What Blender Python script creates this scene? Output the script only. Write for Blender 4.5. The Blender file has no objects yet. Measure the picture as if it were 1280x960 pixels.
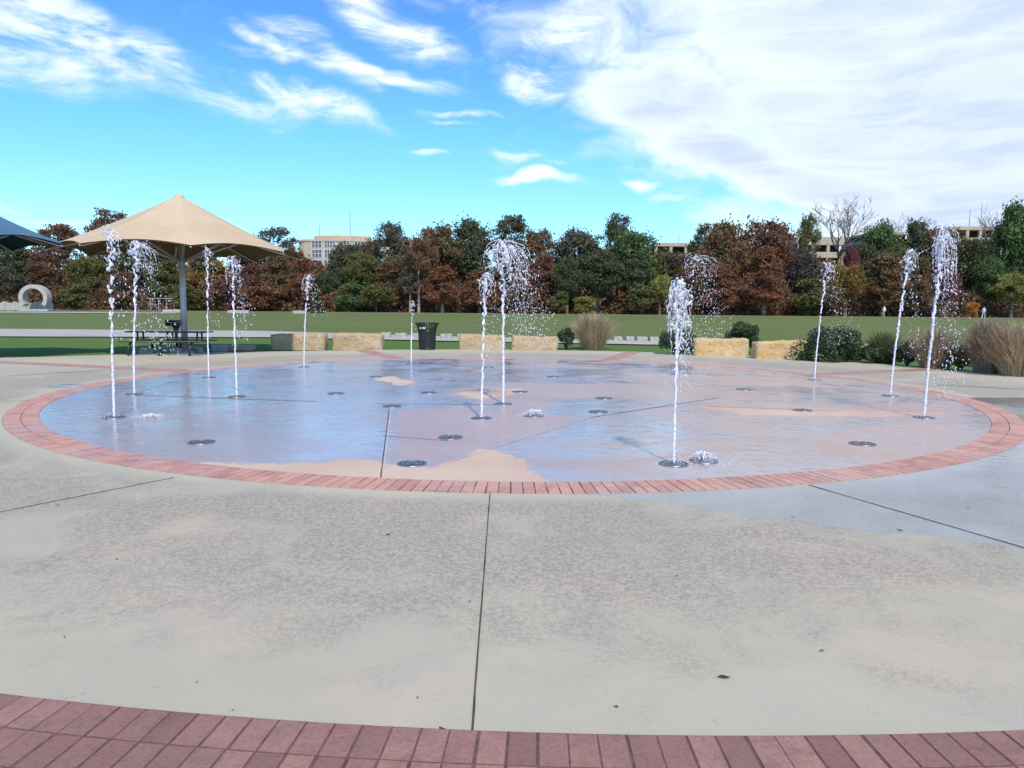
import bpy, math, random
import numpy as np
from mathutils import noise as mnoise
from mathutils import Matrix, Vector
R = math.radians
scene = bpy.context.scene
C = scene.collection
F, YH, ROLL, H = 905.0, 385.0, 0.5, 1.6
PITCH = math.atan((480-YH)/F)

# ---------------------------------------------------------------- survey helpers (pixel of the photo -> metres in the place)
def ray(px, py):
    c, s = math.cos(PITCH), math.sin(PITCH)
    u, v = px-640, 480-py
    a = R(ROLL)
    u, v = u*math.cos(a)-v*math.sin(a), u*math.sin(a)+v*math.cos(a)
    return u, F*c+v*s, -F*s+v*c
def zt(x, y):
    """height of the ground"""
    d = y + 0.05*x
    z = 0.0
    if d > 29: z += 0.0088*(min(d, 116)-29)
    if d > 126:
        t = min(1, (d-126)/50); z += 8.5*t*t*(3-2*t)
    return z
def at(px, py, z=0.0):
    X, Y, Z = ray(px, py); t = (z-H)/Z
    return X*t, Y*t
def gat(px, py):
    """point of the (rising) ground seen at a pixel"""
    X, Y, Z = ray(px, py)
    n = math.hypot(X, Y)
    t0 = 0.0
    for k in range(1, 4000):
        t = k*0.05/Y*(1+k*0.002)
        if H+Z*t <= zt(X*t, Y*t): break
    return X*t, Y*t, zt(X*t, Y*t)
def atD(px, py, D):
    X, Y, Z = ray(px, py); t = D/Y
    return X*t, D, H+Z*t

# ---------------------------------------------------------------- object helpers
def link(o, parent=None):
    C.objects.link(o)
    if parent: o.parent = parent
    return o
def tag(o, label=None, cat=None, group=None, kind=None):
    if label: o['label'] = label
    if cat: o['category'] = cat
    if group: o['group'] = group
    if kind: o['kind'] = kind
    return o
def empty(name, loc=(0, 0, 0), rz=0):
    o = bpy.data.objects.new(name, None); o.location = loc; o.rotation_euler = (0, 0, rz)
    o.empty_display_size = .2
    return link(o)
class MB:
    def __init__(s): s.v = []; s.f = []
    def quad(s, *p):
        n = len(s.v); s.v += [tuple(q) for q in p]; s.f.append(tuple(range(n, n+len(p))))
    def box(s, x0, x1, y0, y1, z0, z1, b=0.0, rz=0, c=None):
        """box, chamfered by b on the top and upright edges"""
        n = len(s.v)
        def ringp(x0, x1, y0, y1, z, b):
            if b <= 0: return [(x0, y0, z), (x1, y0, z), (x1, y1, z), (x0, y1, z)]
            return [(x0+b, y0, z), (x1-b, y0, z), (x1, y0+b, z), (x1, y1-b, z), (x1-b, y1, z), (x0+b, y1, z), (x0, y1-b, z), (x0, y0+b, z)]
        rs = [ringp(x0, x1, y0, y1, z0, b)]
        if b > 0:
            rs.append(ringp(x0, x1, y0, y1, z1-b, b)); rs.append(ringp(x0+b, x1-b, y0+b, y1-b, z1, b*.5))
        else: rs.append(ringp(x0, x1, y0, y1, z1, 0))
        m = len(rs[0])
        P = [p for r in rs for p in r]
        if rz:
            cx, cy = c if c else ((x0+x1)/2, (y0+y1)/2); ca, sa = math.cos(rz), math.sin(rz)
            P = [(cx+(x-cx)*ca-(y-cy)*sa, cy+(x-cx)*sa+(y-cy)*ca, z) for x, y, z in P]
        s.v += P
        for k in range(len(rs)-1):
            for i in range(m):
                j = (i+1) % m
                s.f.append((n+k*m+i, n+k*m+j, n+(k+1)*m+j, n+(k+1)*m+i))
        s.f.append(tuple(n+(len(rs)-1)*m+i for i in range(m)))
        s.f.append(tuple(n+i for i in reversed(range(m))))
    def tube(s, pts, rad, n=8, cap=True):
        pts = [Vector(p) for p in pts]
        if not hasattr(rad, '__len__'): rad = [rad]*len(pts)
        base = len(s.v)
        up = None
        for i, p in enumerate(pts):
            d = (pts[min(i+1, len(pts)-1)]-pts[max(i-1, 0)])
            if d.length < 1e-6: d = Vector((0, 0, 1))
            d.normalize()
            if up is None:
                up = Vector((0, 1, 0)) if abs(d.y) < .9 else Vector((1, 0, 0))
            a = up-d*up.dot(d)
            if a.length < 1e-4: a = Vector((1, 0, 0))-d*d.x
            a.normalize(); up = a
            b = d.cross(a)
            for k in range(n):
                t = 2*math.pi*k/n
                s.v.append(tuple(p+a*math.cos(t)*rad[i]+b*math.sin(t)*rad[i]))
        for i in range(len(pts)-1):
            for k in range(n):
                j = (k+1) % n
                s.f.append((base+i*n+k, base+i*n+j, base+(i+1)*n+j, base+(i+1)*n+k))
        if cap:
            s.f.append(tuple(base+k for k in reversed(range(n))))
            s.f.append(tuple(base+(len(pts)-1)*n+k for k in range(n)))
    def lathe(s, prof, n=24, c=(0, 0, 0)):
        base = len(s.v)
        for r, z in prof:
            for k in range(n):
                t = 2*math.pi*k/n; s.v.append((c[0]+r*math.cos(t), c[1]+r*math.sin(t), c[2]+z))
        for i in range(len(prof)-1):
            for k in range(n):
                j = (k+1) % n
                s.f.append((base+i*n+k, base+i*n+j, base+(i+1)*n+j, base+(i+1)*n+k))
    def blob(s, c, r, rng, st=1.0, axis=None):
        """small wobbly octahedral drop"""
        n = len(s.v)
        q = [r*(.7+.6*rng.random()) for _ in range(6)]
        ax = axis or Vector((0, 0, 1))
        ax = ax.normalized(); a = Vector((1, 0, 0)); a = (a-ax*a.dot(ax))
        if a.length < 1e-3: a = Vector((0, 1, 0))
        a.normalize(); b = ax.cross(a); c = Vector(c)
        top = c+ax*q[0]*st; bot = c-ax*q[1]*st
        mid = []
        for k in range(5):
            t = 2*math.pi*k/5; rr = r*(.75+.5*rng.random())
            mid.append(c+a*math.cos(t)*rr+b*math.sin(t)*rr+ax*(rng.random()-.5)*r*.5)
        s.v += [tuple(top), tuple(bot)]+[tuple(m) for m in mid]
        for k in range(5):
            j = (k+1) % 5
            s.f.append((n, n+2+k, n+2+j)); s.f.append((n+1, n+2+j, n+2+k))
    def mesh(s, name, mat, smooth=False):
        me = bpy.data.meshes.new(name); me.from_pydata(s.v, [], s.f)
        if mat: me.materials.append(mat)
        if smooth: me.polygons.foreach_set('use_smooth', [True]*len(me.polygons))
        me.update(); return me
    def build(s, name, mat, parent=None, smooth=False, sub=0):
        o = link(bpy.data.objects.new(name, s.mesh(name, mat, smooth)), parent)
        if sub:
            m = o.modifiers.new('s', 'SUBSURF'); m.levels = sub; m.render_levels = sub
        return o
def struct(name, mb, mat, smooth=False):
    return tag(mb.build(name, mat, smooth=smooth), kind='structure')

# ---------------------------------------------------------------- materials
class NT:
    def __init__(s, name):
        s.m = bpy.data.materials.new(name); s.m.use_nodes = True
        s.t = s.m.node_tree; s.b = s.t.nodes['Principled BSDF']
    def n(s, typ, **kw):
        nd = s.t.nodes.new(typ)
        for k, v in kw.items():
            if k in nd.inputs: nd.inputs[k].default_value = v
            else: setattr(nd, k, v)
        return nd
    def l(s, a, b): s.t.links.new(a, b)
    def pos(s, scale=(1, 1, 1)):
        g = s.n('ShaderNodeNewGeometry'); m = s.n('ShaderNodeMapping'); m.inputs['Scale'].default_value = scale
        s.l(g.outputs['Position'], m.inputs['Vector']); return m.outputs[0]
    def obj(s):
        return s.n('ShaderNodeTexCoord').outputs['Object']
    def noise(s, vec, scale, detail=4, rough=.5, dist=0):
        q = s.n('ShaderNodeTexNoise'); q.inputs['Scale'].default_value = scale; q.inputs['Detail'].default_value = detail
        q.inputs['Roughness'].default_value = rough; q.inputs['Distortion'].default_value = dist
        if vec is not None: s.l(vec, q.inputs['Vector'])
        return q.outputs[0]
    def ramp(s, val, a, b, lo=0., hi=1.):
        q = s.n('ShaderNodeMapRange'); q.interpolation_type = 'SMOOTHSTEP'
        s.l(val, q.inputs[0]); q.inputs[1].default_value = a; q.inputs[2].default_value = b
        q.inputs[3].default_value = lo; q.inputs[4].default_value = hi
        return q.outputs[0]
    def math(s, op, a, b=None, c=None):
        q = s.n('ShaderNodeMath', operation=op)
        for i, x in enumerate((a, b, c)):
            if x is None: continue
            if isinstance(x, (int, float)): q.inputs[i].default_value = x
            else: s.l(x, q.inputs[i])
        return q.outputs[0]
    def mix(s, fac, a, b, bt='MIX'):
        q = s.n('ShaderNodeMix', data_type='RGBA', blend_type=bt)
        for i, x in ((0, fac), (6, a), (7, b)):
            if isinstance(x, (int, float)): q.inputs[i].default_value = x
            elif isinstance(x, tuple): q.inputs[i].default_value = (*x, 1) if len(x) == 3 else x
            else: s.l(x, q.inputs[i])
        return q.outputs[2]
    def bump(s, h, dist=.01, strength=1., nrm=None):
        q = s.n('ShaderNodeBump'); q.inputs['Distance'].default_value = dist; q.inputs['Strength'].default_value = strength
        s.l(h, q.inputs['Height'])
        if nrm is not None: s.l(nrm, q.inputs['Normal'])
        return q.outputs[0]
def simple(name, col, rough=.6, var=.15, scale=3., metal=0., bump=0., world=False, island=0.):
    t = NT(name); v = t.pos() if world else t.obj()
    nz = t.noise(v, scale, 5, .6)
    c = t.mix(t.ramp(nz, .3, .7), tuple(x*(1-var) for x in col), tuple(min(1, x*(1+var)) for x in col))
    if island:
        g = t.n('ShaderNodeNewGeometry')
        k = t.math('MULTIPLY_ADD', g.outputs['Random Per Island'], island*2, 1-island)
        cc = t.n('ShaderNodeCombineXYZ'); [t.l(k, cc.inputs[i]) for i in range(3)]
        c = t.mix(1., c, cc.outputs[0], 'MULTIPLY')
    t.l(c, t.b.inputs['Base Color']); t.b.inputs['Roughness'].default_value = rough; t.b.inputs['Metallic'].default_value = metal
    if bump: t.l(t.bump(t.noise(v, scale*4, 4, .6), bump), t.b.inputs['Normal'])
    return t.m
def foliage(name, c1, c2, trans=.25, nscale=.35):
    t = NT(name); v = t.obj()
    g = t.n('ShaderNodeNewGeometry')
    nz = t.noise(v, nscale, 3, .6)
    f = t.math('ADD', t.math('MULTIPLY', t.ramp(nz, .35, .65), .6), t.math('MULTIPLY', g.outputs['Random Per Island'], .4))
    c = t.mix(f, c1, c2)
    k = t.math('MULTIPLY_ADD', g.outputs['Random Per Island'], .7, .65)
    cc = t.n('ShaderNodeCombineXYZ'); [t.l(k, cc.inputs[i]) for i in range(3)]
    c = t.mix(1., c, cc.outputs[0], 'MULTIPLY')
    t.l(c, t.b.inputs['Base Color']); t.b.inputs['Roughness'].default_value = .75
    t.b.inputs['Specular IOR Level'].default_value = .2
    tr = t.n('ShaderNodeBsdfTranslucent'); t.l(c, tr.inputs[0])
    mx = t.n('ShaderNodeMixShader'); mx.inputs[0].default_value = trans
    t.l(t.b.outputs[0], mx.inputs[1]); t.l(tr.outputs[0], mx.inputs[2])
    t.l(mx.outputs[0], t.t.nodes['Material Output'].inputs[0])
    return t.m

def paving(name, pool):
    t = NT(name); v = t.pos()
    big = t.noise(v, .32, 4, .55, .6); mid = t.noise(v, 1.1, 5, .6, .8)
    if pool:
        c = t.mix(t.ramp(big, .35, .65), (.58, .43, .31), (.64, .51, .37))
        c = t.mix(t.ramp(mid, .3, .8, 0, .45), c, (.50, .32, .27))
        c = t.mix(t.ramp(t.noise(v, 30, 4, .7), .45, .8, 0, .3), c, (.36, .25, .20))
    else:
        c = t.mix(t.ramp(big, .3, .7), (.435, .41, .30), (.505, .465, .335))
        c = t.mix(t.ramp(t.noise(v, .7, 4, .55, .4), .48, .66, 0, .55), c, (.58, .46, .33))
        c = t.mix(t.ramp(t.noise(v, 1.7, 4, .6, .8), .52, .7, 0, .3), c, (.36, .37, .36))
        patch = t.math('MULTIPLY', t.ramp(t.math('ADD', big, t.math('MULTIPLY', mid, .8)), .66, .92), 1.)
        dst = t.n('ShaderNodeVectorMath', operation='DISTANCE'); t.l(v, dst.inputs[0]); dst.inputs[1].default_value = (.05, 14.72, 0)
        patch = t.math('MULTIPLY', patch, t.math('MULTIPLY', t.ramp(dst.outputs['Value'], 8.65, 9.0), t.ramp(t.math('ADD', dst.outputs['Value'], t.math('MULTIPLY', t.noise(v, 1.2, 6, .7, .4), 4.0)), 14.0, 12.2)))
        # worn, pebbly wear flakes
        w = t.n('ShaderNodeMapping'); w.inputs['Scale'].default_value = (14, 14, 14); t.l(v, w.inputs[0])
        fl = t.noise(w.outputs[0], 2.2, 4, .65, 1.2)
        fl2 = t.noise(v, 90, 3, .6)
        grain = t.math('ADD', t.math('MULTIPLY', t.ramp(fl, .46, .54), .8), t.math('MULTIPLY', t.ramp(fl2, .5, .62), .35))
        c = t.mix(t.math('MULTIPLY', t.math('MULTIPLY', grain, patch), .74), c, (.17, .16, .14))
        c = t.mix(t.math('MULTIPLY', patch, .30), c, (.36, .31, .26))
        c = t.mix(t.ramp(t.noise(v, 160, 3, .7), .5, .72, 0, .30), c, (.24, .23, .2))
        c = t.mix(t.ramp(t.noise(v, 7, 5, .75), .62, .72, 0, .35), c, (.25, .24, .21))
        st = t.n('ShaderNodeTexVoronoi'); st.inputs['Scale'].default_value = .8; t.l(v, st.inputs[0])
        c = t.mix(t.ramp(st.outputs[0], .03, .055, .5, 0), c, (.18, .16, .13))
    wa = t.n('ShaderNodeAttribute', attribute_name='wet').outputs['Fac']
    edge = t.math('ADD', t.math('MULTIPLY', t.math('SUBTRACT', t.noise(v, 2.2, 5, .65), .5), .60 if pool else .22), t.math('MULTIPLY', t.math('SUBTRACT', t.noise(v, 16, 3, .6), .5), .06))
    wet = t.ramp(t.math('ADD', wa, edge), -.05 if pool else -.015, .06 if pool else .03)
    if pool:
        sx_ = t.n('ShaderNodeSeparateXYZ'); t.l(v, sx_.inputs[0])
        film = t.ramp(t.math('ADD', t.noise(v, .45, 5, .6, 1.2), t.ramp(sx_.outputs[0], -5, 4.5, .15, .03)), .40, .58)
        film = t.math('MULTIPLY', film, t.ramp(t.math('ADD', t.n('ShaderNodeAttribute', attribute_name='pink').outputs['Fac'], t.math('MULTIPLY', t.math('SUBTRACT', t.noise(v, 1.6, 5, .65), .5), 1.2)), .25, -.2, .1, 1.))      # standing film against merely damp
        damp = t.mix(1., c, t.mix(film, (.80, .73, .75), (.66, .64, .74)), 'MULTIPLY')
    else:
        film = t.ramp(t.noise(v, .6, 4, .6), .25, .5, .6, 1.)
        damp = t.mix(1., c, (.60, .62, .67), 'MULTIPLY')
    c2 = t.mix(wet, c, damp)
    t.l(c2, t.b.inputs['Base Color'])
    shine = t.math('MULTIPLY', wet, film)
    t.b.inputs['Specular IOR Level'].default_value = .35
    t.l(t.math('MULTIPLY_ADD', wet, -.38, .85), t.b.inputs['Roughness'])
    t.l(t.math('MULTIPLY', wet, t.math('MULTIPLY_ADD', film, .55, .45)), t.b.inputs['Coat Weight'])
    t.b.inputs['Coat IOR'].default_value = 2.0 if pool else 1.6
    t.l(t.math('MULTIPLY_ADD', shine, t.ramp(t.noise(v, .8, 3, .6), .38, .6, -.22, -.08), .30), t.b.inputs['Coat Roughness'])
    b1 = t.bump(t.noise(v, 70, 4, .65), .004, .7)
    t.l(b1, t.b.inputs['Normal'])
    rp = t.math('ADD', t.noise(v, 5, 3, .55, .5), t.math('MULTIPLY', t.noise(v, 22, 2, .5), .35))
    t.l(t.bump(rp, .008 if pool else .004, 1.), t.b.inputs['Coat Normal'])
    return t.m
M = {}
M['pool'] = paving('pool_concrete', True)
M['plaza'] = paving('plaza_concrete', False)
def brick(name, c1, c2, c3, wetness=0.):
    t = NT(name); g = t.n('ShaderNodeNewGeometry'); v = t.pos()
    c = t.mix(g.outputs['Random Per Island'], c1, c2)
    c = t.mix(t.ramp(t.noise(v, 6, 5, .7), .4, .7, 0, .6), c, c3)
    c = t.mix(t.ramp(t.noise(v, 60, 4, .7), .4, .75, 0, .45), c, tuple(x*.5 for x in c1))
    c = t.mix(t.ramp(t.noise(v, 2.2, 5, .7, .6), .5, .68, 0, .5), c, tuple(x*.55 for x in c1))
    t.l(c, t.b.inputs['Base Color']); t.b.inputs['Roughness'].default_value = .75
    t.l(t.bump(t.noise(v, 50, 4, .7), .006, .8), t.b.inputs['Normal'])
    if wetness:
        t.l(t.ramp(t.noise(v, .7, 3, .5), .4, .6, 0, wetness), t.b.inputs['Coat Weight']); t.b.inputs['Coat Roughness'].default_value = .3
    return t.m
M['brick_ring'] = brick('ring_brick', (.48, .23, .17), (.66, .36, .26), (.60, .38, .29), .5)
M['brick_band'] = brick('band_brick', (.26, .125, .10), (.40, .21, .165), (.22, .14, .12))
M['mortar'] = simple('mortar', (.13, .075, .065), .95, .3, 20, world=True)
M['joint'] = simple('joint_dark', (.06, .055, .045), .9, .4, 9, world=True)
M['joint_pale'] = simple('joint_pale', (.52, .47, .40), .8, .2, 9, world=True)

def grassmat():
    t = NT('lawn'); v = t.pos()
    n1 = t.noise(v, .05, 4, .6, .5); n2 = t.noise(v, .6, 5, .7); n3 = t.noise(v, 14, 4, .7)
    sep = t.n('ShaderNodeSeparateXYZ'); t.l(v, sep.inputs[0])
    c = t.mix(t.ramp(n1, .35, .65), (.112, .192, .034), (.150, .212, .048))
    c = t.mix(t.ramp(n2, .4, .65, 0, .7), c, (.19, .175, .075))
    c = t.mix(t.ramp(t.noise(t.pos((.25, 1, 1)), .22, 5, .65), .42, .62, 0, .55), c, (.21, .21, .09))
    c = t.mix(t.ramp(n3, .35, .7, 0, .6), c, (.05, .08, .022))
    near = t.ramp(sep.outputs[1], 30, 46, 1, 0)                 # watered lawn nearest the plaza
    c = t.mix(near, c, t.mix(t.ramp(n3, .35, .7), (.12, .21, .04), (.06, .12, .022)))
    far = t.ramp(t.math('ADD', sep.outputs[1], t.math('MULTIPLY', n2, 10)), 107, 113, 0, .8)
    c = t.mix(far, c, (.20, .175, .10))                          # dry edge of the field
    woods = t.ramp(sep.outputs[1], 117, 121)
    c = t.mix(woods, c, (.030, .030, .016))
    t.l(c, t.b.inputs['Base Color']); t.b.inputs['Roughness'].default_value = .9; t.b.inputs['Specular IOR Level'].default_value = .15
    t.l(t.bump(t.math('ADD', n3, n2), .05, .8), t.b.inputs['Normal'])
    return t.m
M['grass'] = grassmat()
M['path'] = simple('pale_path', (.42, .39, .33), .85, .12, .8, world=True)
def stone(name, a, b, c3, sc=1.):
    t = NT(name); v = t.obj()
    c = t.mix(t.ramp(t.noise(v, 2.2*sc, 5, .65, .8), .35, .65), a, b)
    c = t.mix(t.ramp(t.noise(v, 9*sc, 5, .7), .5, .72, 0, .75), c, c3)
    t.l(c, t.b.inputs['Base Color']); t.b.inputs['Roughness'].default_value = .9
    h = t.math('ADD', t.noise(v, 7*sc, 5, .7), t.math('MULTIPLY', t.noise(v, 30*sc, 3, .6), .4))
    t.l(t.bump(h, .09, 1.), t.b.inputs['Normal'])
    return t.m
M['stone_pale'] = stone('limestone_pale', (.54, .38, .21), (.60, .47, .31), (.40, .24, .11))
M['stone_gold'] = stone('limestone_gold', (.70, .46, .18), (.68, .54, .32), (.46, .20, .05))
M['stone_grey'] = stone('limestone_grey', (.45, .43, .38), (.55, .52, .45), (.30, .28, .24))
M['white_conc'] = simple('white_concrete', (.42, .40, .36), .8, .1, 2)
M['tan_wall'] = simple('tan_wall', (.56, .45, .31), .85, .08, .5)
M['deck_wall'] = simple('deck_concrete', (.46, .385, .27), .85, .1, .5)
M['dark_open'] = simple('shaded_opening', (.03, .026, .024), .9, .2, 1)  # near-black: shade of the open bays put into the colour
M['glass'] = simple('window_glass', (.06, .10, .17), .12, .2, 1)
M['frame'] = simple('window_frame', (.6, .57, .5), .6, .05, 1)
M['roof_tan'] = simple('roof_tan', (.50, .36, .24), .8, .1, .6)
M['steel'] = simple('galvanised_steel', (.42, .42, .43), .45, .12, 4, metal=.5)
M['drain'] = simple('drain_metal', (.26, .28, .29), .4, .3, 30, metal=.7)
M['nozzle'] = simple('nozzle_brass', (.32, .33, .33), .3, .2, 30, metal=.8)
M['black'] = simple('black_coating', (.018, .022, .020), .4, .2, 8)
M['blackrim'] = simple('black_rim', (.014, .016, .016), .35, .2, 8)
M['tabletop'] = simple('grey_mesh_top', (.20, .21, .21), .5, .2, 20)
M['white'] = simple('white_marks', (.75, .75, .73), .6, .02, 5)
M['mast'] = simple('mast_grey', (.25, .25, .26), .6, .1, 5)
M['debris'] = simple('leaf_debris', (.07, .045, .02), .9, .5, 8, world=True)
def fabric(name, a, b, under):
    t = NT(name); v = t.obj()
    g = t.n('ShaderNodeNewGeometry')
    c = t.mix(t.ramp(t.noise(v, .7, 4, .6), .35, .65), a, b)
    c = t.mix(t.ramp(t.noise(v, 40, 2, .5), .4, .7, 0, .15), c, tuple(x*.6 for x in a))
    t.l(c, t.b.inputs['Base Color']); t.b.inputs['Roughness'].default_value = .85
    t.b.inputs['Specular IOR Level'].default_value = .2
    t.l(t.bump(t.noise(v, 1.6, 3, .5, .5), .03, .5), t.b.inputs['Normal'])
    return t.m
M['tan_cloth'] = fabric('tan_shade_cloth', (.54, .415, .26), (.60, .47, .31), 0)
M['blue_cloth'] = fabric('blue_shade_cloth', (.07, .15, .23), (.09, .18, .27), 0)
M['under_tan'] = fabric('tan_underside_shaded', (.16, .10, .055), (.19, .12, .07), 0)  # tan cloth darkened, shade of the underside put into its colour
M['under_blue'] = fabric('blue_underside_shaded', (.012, .03, .06), (.015, .04, .075), 0)  # blue cloth darkened the same way for its shaded underside
M['bark'] = simple('grey_bark', (.16, .135, .105), .9, .35, 1.5)
M['bark_dark'] = simple('dark_bark', (.06, .047, .036), .9, .3, 1.5)
M['bark_pale'] = simple('pale_bark', (.34, .29, .24), .9, .25, 1.5)
FOL = {
 'rust': ((.19, .078, .036), (.12, .058, .030)), 'brown': ((.15, .078, .036), (.09, .055, .028)), 'darkred': ((.15, .062, .038), (.10, .055, .034)),
 'crimson': ((.17, .045, .045), (.11, .04, .04)), 'olive': ((.12, .115, .032), (.075, .08, .025)), 'yellowgreen': ((.22, .21, .05), (.13, .14, .035)),
 'green': ((.085, .13, .035), (.055, .085, .028)), 'darkgreen': ((.070, .085, .032), (.052, .055, .026)), 'greygreen': ((.09, .088, .05), (.065, .06, .038)),
 'orange': ((.38, .17, .03), (.28, .12, .025)), 'rustgreen': ((.17, .075, .036), (.085, .085, .036)), 'purple': ((.075, .058, .048), (.06, .05, .04)),
 'shrub': ((.055, .085, .035), (.03, .05, .022)), 'yellowrust': ((.22, .10, .03), (.13, .12, .03)),
}
for k, (a, b) in FOL.items(): M['f_'+k] = foliage('foliage_'+k, tuple(x*1.55+.012 for x in a), tuple(x*1.55+.012 for x in b), .3)
M['straw'] = foliage('straw_grass', (.60, .46, .30), (.42, .32, .20), .3, 2.)
M['strawgreen'] = foliage('straw_green_grass', (.22, .20, .10), (.12, .13, .06), .3, 2.)
M['strawpink'] = foliage('mauve_grass', (.44, .33, .23), (.28, .21, .14), .3, 2.)
def watermat():
    t = NT('aerated_water'); v = t.pos()
    t.b.inputs['Base Color'].default_value = (.93, .94, 1, 1); t.b.inputs['Roughness'].default_value = .12
    t.b.inputs['IOR'].default_value = 1.33
    nz = t.noise(v, 60, 2, .5)
    t.l(t.ramp(nz, .35, .65, .0, .55), t.b.inputs['Transmission Weight'])
    return t.m
M['water'] = watermat()

# ---------------------------------------------------------------- world
SUN_DIR = Vector((-0.22, 0.97, 0)).normalized()     # light travels towards +x, +y
SUN_EL = R(50)
w = bpy.data.worlds.new('World'); scene.world = w; w.use_nodes = True
t = NT.__new__(NT); t.t = w.node_tree; t.m = w
nt = t.t
bg = nt.nodes['Background']
sky = t.n('ShaderNodeTexSky', sky_type='NISHITA', sun_disc=False)
sky.sun_elevation = SUN_EL
sx, sy = -SUN_DIR.x, -SUN_DIR.y
sky.sun_rotation = math.atan2(sx, sy)
sky.air_density = 1.0; sky.dust_density = .3; sky.ozone_density = 1.5
tc = t.n('ShaderNodeTexCoord'); sp = t.n('ShaderNodeSeparateXYZ'); t.l(tc.outputs['Generated'], sp.inputs[0])
el = t.math('ARCSINE', sp.outputs[2])
az = t.math('ARCTAN2', sp.outputs[0], sp.outputs[1])
cv = t.n('ShaderNodeCombineXYZ'); t.l(az, cv.inputs[0]); t.l(el, cv.inputs[1])
# deepen the blue towards the zenith as the clear air of the place shows it
tint = t.n('ShaderNodeValToRGB'); t.l(t.math('DIVIDE', el, .9), tint.inputs[0])
cr = tint.color_ramp; cr.elements[0].position = 0.0; cr.elements[0].color = (.90, 1.22, 1.45, 1)
cr.elements[1].position = 1.0; cr.elements[1].color = (.6, .9, 1.3, 1)
TINT = [(.12, (.82, 1.30, 1.62)), (.24, (.70, 1.36, 1.85)), (.46, (.60, 1.12, 2.15))]
for p_, c_ in TINT:
    e_ = cr.elements.new(p_); e_.color = (*c_, 1)
skyc = t.mix(1., sky.outputs[0], tint.outputs[0], 'MULTIPLY')
# cirrus streaks and the big bank of thin cloud: soft areas in azimuth / elevation, broken up by noise
def area(px, py, rx, ry, rot, soft=.0):
    x, y = (px-640)/F, (YH-py)/F
    a_ = math.atan(x); e_ = math.atan(y*math.cos(a_))
    m = t.n('ShaderNodeMapping', vector_type='TEXTURE')
    m.inputs['Location'].default_value = (a_, e_, 0); m.inputs['Rotation'].default_value = (0, 0, R(rot))
    m.inputs['Scale'].default_value = (rx/F, ry/F, 1)
    t.l(warp, m.inputs[0])
    L = t.n('ShaderNodeVectorMath', operation='LENGTH'); t.l(m.outputs[0], L.inputs[0])
    return t.ramp(L.outputs['Value'], 1.5, .0)
wn = t.n('ShaderNodeTexNoise'); wn.inputs['Scale'].default_value = 5; wn.inputs['Detail'].default_value = 4
t.l(cv.outputs[0], wn.inputs['Vector'])
sub = t.n('ShaderNodeVectorMath', operation='SUBTRACT'); t.l(wn.outputs['Color'], sub.inputs[0]); sub.inputs[1].default_value = (.5, .5, .5)
scl = t.n('ShaderNodeVectorMath', operation='SCALE'); t.l(sub.outputs[0], scl.inputs[0]); scl.inputs['Scale'].default_value = .13
addv = t.n('ShaderNodeVectorMath', operation='ADD'); t.l(cv.outputs[0], addv.inputs[0]); t.l(scl.outputs[0], addv.inputs[1])
warp = addv.outputs[0]
def maxall(L):
    r = L[0]
    for q in L[1:]: r = t.math('MAXIMUM', r, q)
    return r
wisps = maxall([area(30, 80, 110, 38, -14), area(150, 88, 130, 34, -14), area(235, 112, 130, 24, -16), area(370, 145, 120, 17, -14),
    area(355, 85, 60, 12, -28), area(400, 90, 75, 22, -28), area(445, 110, 120, 12, -4), area(505, 65, 75, 24, -8), area(440, 20, 75, 32, -32),
    area(580, 10, 120, 18, 0), area(570, 158, 55, 7, -3), area(565, 172, 30, 4, -14), area(650, 212, 55, 8, -4), area(670, 230, 60, 7, -3), area(62, 259, 36, 7, 0),
    area(700, 70, 75, 44, 30), area(670, 110, 50, 24, 0), area(540, 211, 22, 4, 0), area(0, 247, 26, 6, 0), area(805, 235, 30, 7, 0), area(840, 248, 34, 6, -6)])
bank = maxall([area(1260, -60, 560, 240, -6), area(1230, 150, 420, 130, -8), area(820, 140, 130, 55, -14), area(900, 205, 130, 36, -14), area(1010, 235, 150, 40, -10), area(1200, 260, 260, 60, 0)])
mp = t.n('ShaderNodeMapping'); mp.inputs['Rotation'].default_value = (0, 0, R(14)); mp.inputs['Scale'].default_value = (2.6, 9.5, 1); t.l(cv.outputs[0], mp.inputs[0])
st1 = t.noise(mp.outputs[0], 2.4, 9, .66, .45)
mp2 = t.n('ShaderNodeMapping'); mp2.inputs['Rotation'].default_value = (0, 0, R(25)); mp2.inputs['Scale'].default_value = (3, 6, 1); t.l(cv.outputs[0], mp2.inputs[0])
st2 = t.noise(mp2.outputs[0], 3.2, 8, .6, .6)
st1c = t.ramp(st1, .28, .74)
wz = t.ramp(t.math('MULTIPLY', t.math('POWER', wisps, .8), t.math('MULTIPLY_ADD', st1c, 1.25, .12)), .10, .98, 0, .97)
bz = t.ramp(t.math('ADD', t.math('MULTIPLY', bank, 1.0), t.math('MULTIPLY', st2, 1.0)), .60, 1.18, 0, 1)
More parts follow.
